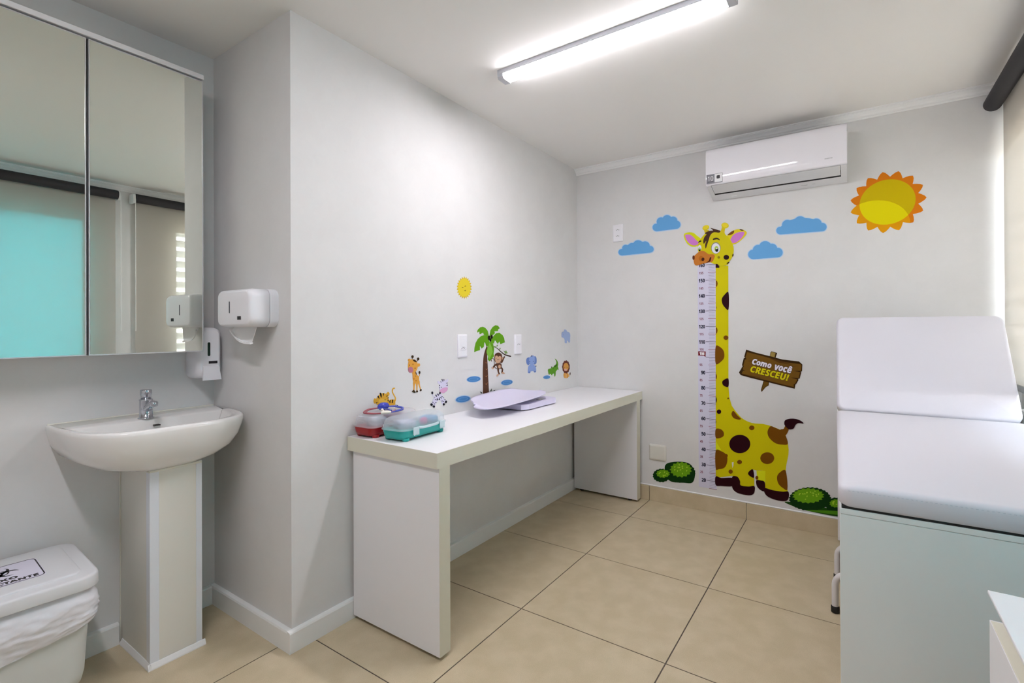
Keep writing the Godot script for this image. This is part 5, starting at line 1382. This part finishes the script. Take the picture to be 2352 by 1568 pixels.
	["giraffe_sticker","small orange giraffe decal with pink muzzle above the cases","sticker","","d",-1.6795,0.9778,[["dea045","s",[-115,-381,-102,-595,-103,-785,-34,-794,-16,-606,28,-400]],["dea045","s",[66,-400,91,-615,96,-818,160,-825,167,-623,194,-412]],["dea045","s",[167,-356,253,-574,350,-787,406,-780,327,-568,299,-348]],["4a3424","s",[-181,781,-182,676,-153,674,-153,779]],["4a3424","s",[181,681,122,599,148,588,207,670]],["dea045","s",[209,-146,305,-128,328,2,299,7,279,-116,200,-125]],["dea045","s",[-170,127,46,153,74,-19,248,-129,277,-292,218,-436,43,-462,-87,-386,-143,-233,-151,-43]],["dea045","s",[-274,687,-280,644,-316,616,-367,612,-415,635,-440,675,-434,718,-398,747,-347,751,-299,728]],["dea045","s",[338,395,310,352,259,332,205,342,169,379,165,428,193,471,243,492,297,482,333,445]],["dea045","s",[-422,543,-337,674,-124,704,106,596,192,420,162,273,60,131,-156,84,-354,141,-437,314]],["b87888","s",[-438,293,-339,360,-197,340,-121,250,-127,124,-270,76,-396,134]],["3c2c1c","s",[-139,669,-67,694,34,659,111,574,48,561,-68,606]],["3c2c1c","s",[-81,828,-95,788,-131,765,-175,767,-210,794,-224,836,-210,876,-174,899,-130,897,-94,870]],["3c2c1c","s",[291,703,276,662,240,638,194,641,158,668,144,711,158,751,195,775,240,772,277,745]],["3c2c1c","s",[355,45,344,5,316,-18,282,-15,254,12,243,53,254,93,282,115,317,113,345,86]],["3c2c1c","s",[31,112,74,66,117,-44,59,-7]],["3c2c1c","s",[-183,-809,-88,-756,12,-830,6,-899,-160,-853]],["3c2c1c","s",[64,-846,128,-785,192,-850,171,-890,70,-879]],["3c2c1c","s",[319,-820,378,-747,440,-812,392,-850,333,-854]],["5a3418","s",[-324,443,-330,429,-344,422,-361,423,-375,432,-381,446,-375,459,-361,467,-344,466,-330,456]],["5a3418","s",[35,275,29,262,15,254,-3,256,-18,265,-23,279,-18,292,-3,300,15,299,29,289]],["c8862c","s",[-74,469,-84,449,-110,439,-142,441,-167,455,-177,475,-167,494,-141,505,-109,503,-84,489]],["c8862c","s",[73,-104,67,-121,49,-130,28,-128,10,-116,4,-98,11,-81,28,-72,49,-73,67,-86]],["c8862c","s",[113,-330,105,-347,85,-356,60,-354,39,-341,32,-323,40,-306,60,-297,85,-300,105,-312]],["c8862c","s",[-37,-222,-44,-246,-61,-260,-82,-258,-99,-241,-106,-216,-99,-191,-82,-177,-61,-179,-43,-196]]]],
	["zebra_sticker","small striped zebra decal right of the orange giraffe decal","sticker","","d",-1.5109,0.8686,[["d8d4ea","s",[-387,-147,-485,-6,-509,83,-546,82,-520,-11,-432,-157]],["d8d4ea","s",[-410,-218,-251,-59,71,-6,201,-134,135,-306,-124,-364,-316,-341]],["d8d4ea","s",[-373,-200,-508,-353,-622,-501,-514,-558,-376,-430,-193,-312]],["d8d4ea","s",[-273,-272,-383,-445,-471,-615,-353,-662,-250,-503,-102,-352]],["d8d4ea","s",[22,-236,236,-378,410,-548,518,-509,362,-320,184,-143]],["d8d4ea","s",[11,-269,107,-436,237,-631,358,-610,260,-413,195,-246]],["d8d4ea","s",[34,544,58,490,45,449,-1,435,-60,454,-112,499,-135,553,-122,594,-78,608,-18,589]],["d8d4ea","s",[637,540,594,504,542,492,501,509,486,548,504,594,546,630,599,642,640,625,655,586]],["d8d4ea","s",[-24,386,26,538,206,645,404,639,570,487,619,276,534,57,334,-35,137,9,-25,206]],["dba6cc","s",[7,113,138,201,401,241,585,211,595,96,467,7,268,-39,104,13]],["1c1c26","p",[150,684,212,679,254,539,221,554]],["1c1c26","p",[271,673,370,642,320,544]],["1c1c26","p",[48,569,107,575,156,499]],["1c1c26","p",[469,440,587,474,569,419]],["1c1c26","p",[485,335,610,364,596,311]],["1c1c26","p",[-30,409,57,373,-24,352]],["1c1c26","p",[-31,292,47,262,-25,247]],["1c1c26","p",[-298,-65,-251,-48,-187,-156,-235,-161]],["1c1c26","p",[-171,-24,-97,-21,-59,-137,-107,-120]],["1c1c26","p",[-26,-7,23,55,104,-10,6,-89]],["1c1c26","p",[-220,-341,-172,-225,-131,-352]],["1c1c26","p",[-76,-348,-33,-219,11,-347]],["1c1c26","p",[44,-228,103,-212,135,-317]],["1c1c26","p",[-410,-196,-327,-184,-362,-206]],["1c1c26","p",[-347,-292,-268,-280,-315,-318]],["1c1c26","p",[-520,-381,-442,-402,-489,-429]],["1c1c26","p",[-411,-484,-329,-505,-364,-523]],["1c1c26","p",[-300,-420,-221,-453,-285,-473]],["1c1c26","p",[136,-171,227,-204,168,-224]],["1c1c26","p",[250,-252,326,-273,283,-290]],["1c1c26","p",[134,-419,200,-404,183,-459]],["1c1c26","p",[249,-444,315,-475,265,-492]],["1c1c26","p",[365,-357,431,-387,371,-403]],["1c1c26","s",[-474,54,-484,14,-509,-9,-540,-5,-565,23,-574,66,-565,106,-539,129,-509,125,-484,97]],["1c1c26","s",[-505,-520,-520,-554,-558,-572,-604,-566,-641,-539,-655,-501,-640,-466,-603,-449,-557,-455,-520,-482]],["1c1c26","s",[-349,-636,-362,-668,-397,-684,-440,-678,-474,-653,-487,-617,-474,-585,-439,-569,-396,-575,-362,-600]],["1c1c26","s",[528,-525,501,-558,459,-571,419,-559,397,-526,400,-486,427,-453,469,-440,509,-452,532,-485]],["1c1c26","s",[364,-620,351,-653,318,-670,277,-665,244,-639,232,-603,244,-570,277,-553,318,-558,351,-584]],["1c1c26","s",[145,279,140,270,129,265,115,267,103,274,99,283,103,292,115,297,129,295,140,289]],["1c1c26","s",[566,328,561,319,549,314,535,315,523,322,519,332,523,341,535,346,549,344,561,337]]]],
	["palm_tree_sticker","tall palm tree decal with green fronds and brown trunk","sticker","","d",-1.0881,1.0062,[["5a3c2c","s",[-361,822,-605,330,-685,-363,-694,-992,-684,-1762,-686,-1996,-111,-2054,-130,-1813,-193,-1028,-235,-393,-288,301,-270,810]],["63a01c","p",[-1199,1711,-1115,1819,-891,1942,-665,1967,-437,1894,-232,1735,-150,1511,-182,1401,-440,1478,-592,1518,-642,1638,-969,1538,-1002,1710,-1141,1633]],["63a01c","p",[-78,1303,-51,1510,30,1765,243,1957,512,2054,757,2022,949,1874,783,1826,755,1711,401,1698,455,1584,239,1474]],["63a01c","p",[0,1221,239,1377,563,1583,892,1612,1226,1459,1366,1291,1449,1023,998,936,888,1103,722,961,452,1179,343,972,237,1055,25,1029]],["63a01c","p",[-1449,564,-1429,793,-1330,1066,-1143,1278,-845,1443,-542,1492,-182,1432,-54,1063,-212,845,-392,882,-443,1010,-544,1108,-597,826,-799,739,-948,900,-949,652,-1245,617]],["63a01c","p",[-106,1096,237,1087,368,664,312,408,338,245,124,95,-87,-21,-243,99,-190,271,-344,437,-368,597,-238,814,-237,941]],["83bc44","p",[-54,1063,129,801,233,508,19,229,-86,107,-200,240,-333,500,-238,750]],["1c0e08","s",[-5,1327,-28,1249,-85,1201,-156,1203,-213,1253,-234,1332,-212,1410,-155,1457,-84,1456,-26,1406]],["1c0e08","s",[239,1377,218,1309,165,1268,99,1270,47,1313,27,1381,48,1448,101,1489,166,1489,219,1446]],["1c0e08","s",[100,1203,83,1143,41,1107,-11,1108,-53,1147,-69,1207,-52,1267,-10,1303,42,1302,84,1264]],["a8704c","s",[-477,-392,-401,-461,-272,-407,-375,-494]],["a8704c","s",[-531,-782,-429,-853,-274,-803,-404,-893]],["a8704c","s",[-549,-1190,-427,-1296,-262,-1216,-407,-1336]],["a8704c","s",[-500,-28,-399,-91,-285,-41,-388,-123]],["3a4038","p",[-954,-1655,-755,-1749,-865,-1777]],["3a4038","p",[-36,-1742,113,-1604,112,-1739]],["3a4038","p",[245,-1740,465,-1722,378,-1768]]]],
	["monkey_sticker","brown monkey decal hanging from a twig beside the palm","sticker","","d",-0.9837,1.0034,[["3c2c24","s",[-661,807,-398,715,-74,520,374,290,960,155,997,224,425,347,-25,554,-359,745,-637,835]],["7c9a5a","s",[457,349,344,487,259,557,458,516,516,580,584,477,688,405,515,380]],["7c9a5a","s",[-484,791,-520,771,-586,770,-654,788,-700,817,-706,847,-670,866,-605,867,-536,850,-490,821]],["7c9a5a","s",[-328,926,-310,906,-318,875,-348,844,-390,826,-427,827,-445,847,-438,878,-407,909,-365,927]],["7c9a5a","s",[-48,742,-33,722,-46,688,-80,654,-124,633,-160,632,-174,652,-162,686,-128,720,-84,741]],["5a3a28","s",[-876,2,-950,63,-909,127,-753,122,-706,-51,-680,-248,-566,-425,-285,-497,-270,-470,-533,-406,-633,-245,-658,-50,-715,138,-932,153,-997,62,-914,-14]],["5a3a28","s",[-432,-148,-704,-245,-836,-378,-746,-419,-609,-313,-338,-249]],["5a3a28","s",[107,-157,287,39,399,188,307,219,168,83,-47,-95]],["5a3a28","s",[-365,-428,-343,-633,-221,-811,-118,-794,-214,-628,-189,-440]],["5a3a28","s",[-123,-452,74,-551,26,-730,137,-750,204,-541,11,-382]],["5a3a28","s",[-440,-195,-220,-144,29,-225,28,-423,-168,-508,-360,-461]],["cfa688","s",[-33,-369,-59,-429,-126,-463,-208,-457,-274,-414,-299,-351,-273,-291,-207,-258,-125,-263,-59,-305]],["cfa688","s",[-539,298,-554,256,-592,233,-639,235,-676,263,-690,305,-675,346,-638,370,-591,368,-553,340]],["cfa688","s",[205,112,190,70,150,46,102,48,63,77,48,120,63,162,103,187,151,184,191,156]],["5a3a28","s",[-653,174,-571,397,-271,474,33,369,115,133,30,-60,-275,-157,-574,-57]],["cfa688","s",[-600,171,-534,297,-382,290,-300,221,-162,263,4,205,14,40,-109,-101,-330,-153,-547,-59]],["3c2418","s",[-268,56,-278,39,-303,29,-333,31,-358,43,-367,61,-357,78,-333,87,-302,85,-278,73]],["3c2418","s",[-465,122,-470,112,-483,107,-500,108,-514,115,-519,125,-514,134,-500,139,-483,138,-470,132]],["3c2418","s",[-92,52,-97,43,-111,38,-128,39,-142,45,-147,55,-142,65,-128,70,-111,69,-97,62]],["cfa688","s",[-924,-341,-791,-366,-738,-451,-871,-457]],["cfa688","s",[-445,-927,-389,-801,-142,-811,-308,-873]],["cfa688","s",[42,-770,166,-697,363,-795,278,-822]]]],
	["pond_sticker","blue oval pond decal directly left of the palm trunk","sticker","blue pond stickers on the desk wall","d",-1.2381,0.9139,[["b4cdea","s",[622,-19,513,-122,204,-176,-181,-162,-494,-86,-622,21,-521,121,-225,176,159,166,485,91]],["4f88c4","s",[583,-18,480,-106,189,-152,-172,-139,-466,-73,-585,20,-489,106,-210,153,150,142,455,77]],["6fa2d8","s",[402,-12,329,-60,126,-84,-127,-75,-333,-38,-415,14,-345,61,-148,85,104,78,316,41]],["4f88c4","s",[342,-10,279,-47,105,-64,-112,-57,-288,-27,-358,12,-298,48,-128,66,89,59,269,30]]]],
	["pond_sticker","blue oval pond decal right of the palm trunk, below the monkey","sticker","blue pond stickers on the desk wall","d",-0.9238,0.8668,[["b4cdea","s",[630,-13,528,-119,220,-178,-170,-168,-492,-94,-630,15,-534,118,-239,178,149,171,483,99]],["4f88c4","s",[582,-12,486,-102,200,-152,-161,-142,-459,-79,-585,14,-495,102,-220,152,140,146,449,83]],["6fa2d8","s",[402,-8,333,-57,132,-84,-121,-77,-329,-41,-415,10,-348,58,-153,85,99,80,312,45]],["4f88c4","s",[343,-7,282,-44,110,-64,-106,-59,-284,-31,-358,9,-300,46,-131,66,85,61,267,34]]]],
	["pond_sticker","blue oval pond decal lowest, behind the baby scale tray","sticker","blue pond stickers on the desk wall","d",-1.3290,0.8154,[["b4cdea","s",[640,-18,538,-136,226,-200,-170,-186,-498,-102,-640,20,-545,134,-248,200,146,191,488,108]],["4f88c4","s",[575,-16,481,-109,198,-159,-159,-147,-454,-79,-580,18,-492,109,-221,160,135,151,441,84]],["6fa2d8","s",[396,-11,328,-61,130,-87,-120,-79,-326,-41,-412,13,-347,63,-154,90,95,83,306,45]],["4f88c4","s",[337,-9,278,-47,108,-67,-106,-60,-282,-30,-355,12,-298,49,-132,69,81,63,261,34]]]],
	["pond_sticker","smallest blue oval pond decal, below the green crocodile","sticker","blue pond stickers on the desk wall","d",-0.4567,0.8587,[["b4cdea","s",[483,-14,405,-93,169,-136,-129,-125,-377,-68,-483,15,-408,93,-179,136,119,127,373,70]],["4f88c4","s",[438,-13,366,-79,152,-113,-120,-104,-345,-55,-440,14,-371,78,-162,113,109,106,339,58]],["6fa2d8","s",[304,-9,252,-44,101,-63,-89,-56,-246,-29,-311,10,-260,45,-112,63,78,58,237,30]],["4f88c4","s",[259,-8,214,-35,85,-48,-78,-43,-212,-21,-267,9,-223,35,-96,49,67,44,203,22]]]],
	["elephant_sticker","sitting blue elephant decal with large ears","sticker","","d",-0.6485,0.9593,[["8ba3d8","s",[-123,-493,-156,-548,-241,-576,-344,-568,-428,-527,-459,-468,-427,-414,-343,-385,-239,-392,-155,-434]],["8ba3d8","s",[566,-491,534,-543,452,-571,350,-563,269,-523,239,-466,270,-414,352,-387,453,-394,535,-434]],["8ba3d8","s",[-323,-76,101,5,456,-154,557,-353,504,-514,97,-456,-400,-472,-423,-283]],["6c87c4","s",[-614,316,-467,447,-196,427,-148,128,-348,-34,-567,74]],["6c87c4","s",[307,455,512,472,614,302,586,29,354,-38,229,160]],["8ba3d8","s",[-270,404,5,552,257,540,383,397,355,98,252,-32,150,-215,-51,-202,-149,-6,-287,137]],["1c1c2c","s",[85,526,74,498,46,482,12,484,-15,503,-25,532,-15,560,13,576,47,575,75,556]],["1c1c2c","s",[584,-163,574,-181,548,-192,516,-190,491,-176,481,-156,491,-137,517,-127,549,-129,574,-143]],["26304c","s",[-183,171,-191,157,-210,149,-235,151,-255,161,-262,176,-254,189,-235,197,-210,195,-190,186]],["26304c","s",[244,173,236,159,216,151,191,153,170,163,163,178,171,192,191,199,216,198,236,188]],["5f76b4","s",[-223,-507,-236,-535,-271,-549,-314,-546,-348,-526,-361,-497,-348,-469,-313,-454,-270,-458,-236,-478]],["5f76b4","s",[483,-518,469,-542,433,-555,389,-552,354,-533,340,-507,354,-482,390,-469,434,-472,470,-491]]]],
	["crocodile_sticker","green crocodile decal with raised curling tail","sticker","","d",-0.3662,0.9174,[["5c9a26","s",[216,596,348,476,420,337,329,204,41,90,477,-85,660,121,631,338,470,505,252,609]],["5c9a26","s",[-712,-73,-318,-15,84,73,494,134,612,38,580,-137,432,-243,255,-347,22,-416,-378,-413,-686,-275]],["5c9a26","s",[415,-32,626,-194,712,-181,630,2]],["5c9a26","s",[81,-305,136,-600,252,-609,313,-322]],["5c9a26","s",[-360,-336,-276,-498,-163,-499,-168,-336]],["5c9a26","s",[-701,-74,-656,-43,-489,-118,-434,-294,-491,-419,-632,-422,-703,-273]],["2f5a14","s",[55,31,259,120,495,222,464,106,200,22]],["3a5a2a","s",[-192,48,-206,22,-240,8,-282,11,-316,30,-329,58,-316,84,-281,98,-239,95,-205,76]],["24380f","s",[19,-62,11,-73,-9,-79,-34,-77,-54,-69,-61,-56,-54,-45,-33,-39,-8,-41,12,-49]],["8a9a6a","s",[-514,-388,-531,-404,-576,-411,-631,-406,-676,-392,-693,-374,-676,-359,-631,-352,-575,-356,-531,-370]]]],
	["lion_sticker","lion decal with dark brown mane nearest the room corner","sticker","","d",-0.1794,0.8931,[["dea045","s",[-383,-273,-40,-254,308,-342,351,-529,146,-649,-293,-596,-415,-435]],["dea045","s",[327,-573,524,-522,576,-428,526,-418,473,-499,285,-539]],["4a2820","s",[635,-387,609,-449,566,-484,522,-478,495,-435,494,-369,520,-307,563,-272,606,-277,634,-321]],["6a3428","s",[492,134,516,-8,402,-105,330,-228,167,-254,25,-319,-136,-267,-302,-254,-408,-141,-546,-57,-568,81,-635,210,-565,330,-542,465,-402,530,-294,629,-127,618,34,649,175,565,338,516,406,384,519,271]],["d89c48","s",[338,144,261,-26,63,-120,-177,-103,-369,19,-440,197,-366,365,-172,460,69,445,264,325]],["d8a8a0","s",[82,-51,40,-98,-67,-121,-198,-111,-304,-73,-343,-20,-303,26,-197,49,-65,40,41,2]],["3a2410","s",[-211,136,-220,122,-242,115,-269,117,-290,127,-299,142,-290,155,-268,163,-241,161,-220,151]],["3a2410","s",[134,112,125,98,103,91,76,93,54,103,46,118,54,132,76,139,104,137,126,127]],["e8c8b0","p",[-66,-313,-28,-316,-12,-620,-68,-615]]]],
	["hippo_sticker","pale blue hippo decal standing alone above the lion","sticker","","d",-0.1829,1.1318,[["9fb2d8","s",[-660,124,-597,302,-288,374,-256,495,25,478,213,340,500,291,660,105,624,-202,590,-447,397,-442,302,-317,143,-344,110,-495,-172,-457,-201,-245,-386,-90,-631,-56]],["7f94c4","s",[-359,120,-370,104,-397,94,-432,95,-459,105,-470,121,-459,137,-431,146,-397,146,-369,136]]]],
	["smiling_sun_sticker","small smiling yellow sun decal high on the desk wall","sticker","","d",-1.3143,1.4126,[["d6b428","p",[508,33,629,-49,485,-110,575,-224,422,-243,473,-380,324,-356,332,-504,199,-440,164,-586,58,-487,-16,-619,-88,-494,-194,-602,-226,-461,-355,-537,-346,-392,-488,-430,-439,-292,-582,-289,-497,-169,-630,-126,-516,-33,-629,47,-495,106,-579,216,-436,237,-483,369,-342,349,-349,493,-221,434,-187,579,-82,484,-9,619,64,496,171,609,204,467,338,549,329,400,478,443,426,299,578,300,487,174,630,131]],["e2cc34","s",[508,33,405,-268,144,-463,-172,-479,-423,-314,-516,-33,-419,261,-167,459,149,484,409,322]],["3a3010","s",[-190,-24,-149,7,-103,-10,-86,10,-154,28,-213,-11]],["3a3010","s",[24,59,72,97,118,70,140,88,70,118,1,73]],["3a3010","s",[-30,-125,45,-153,111,-95,94,-161,28,-175]]]]
]
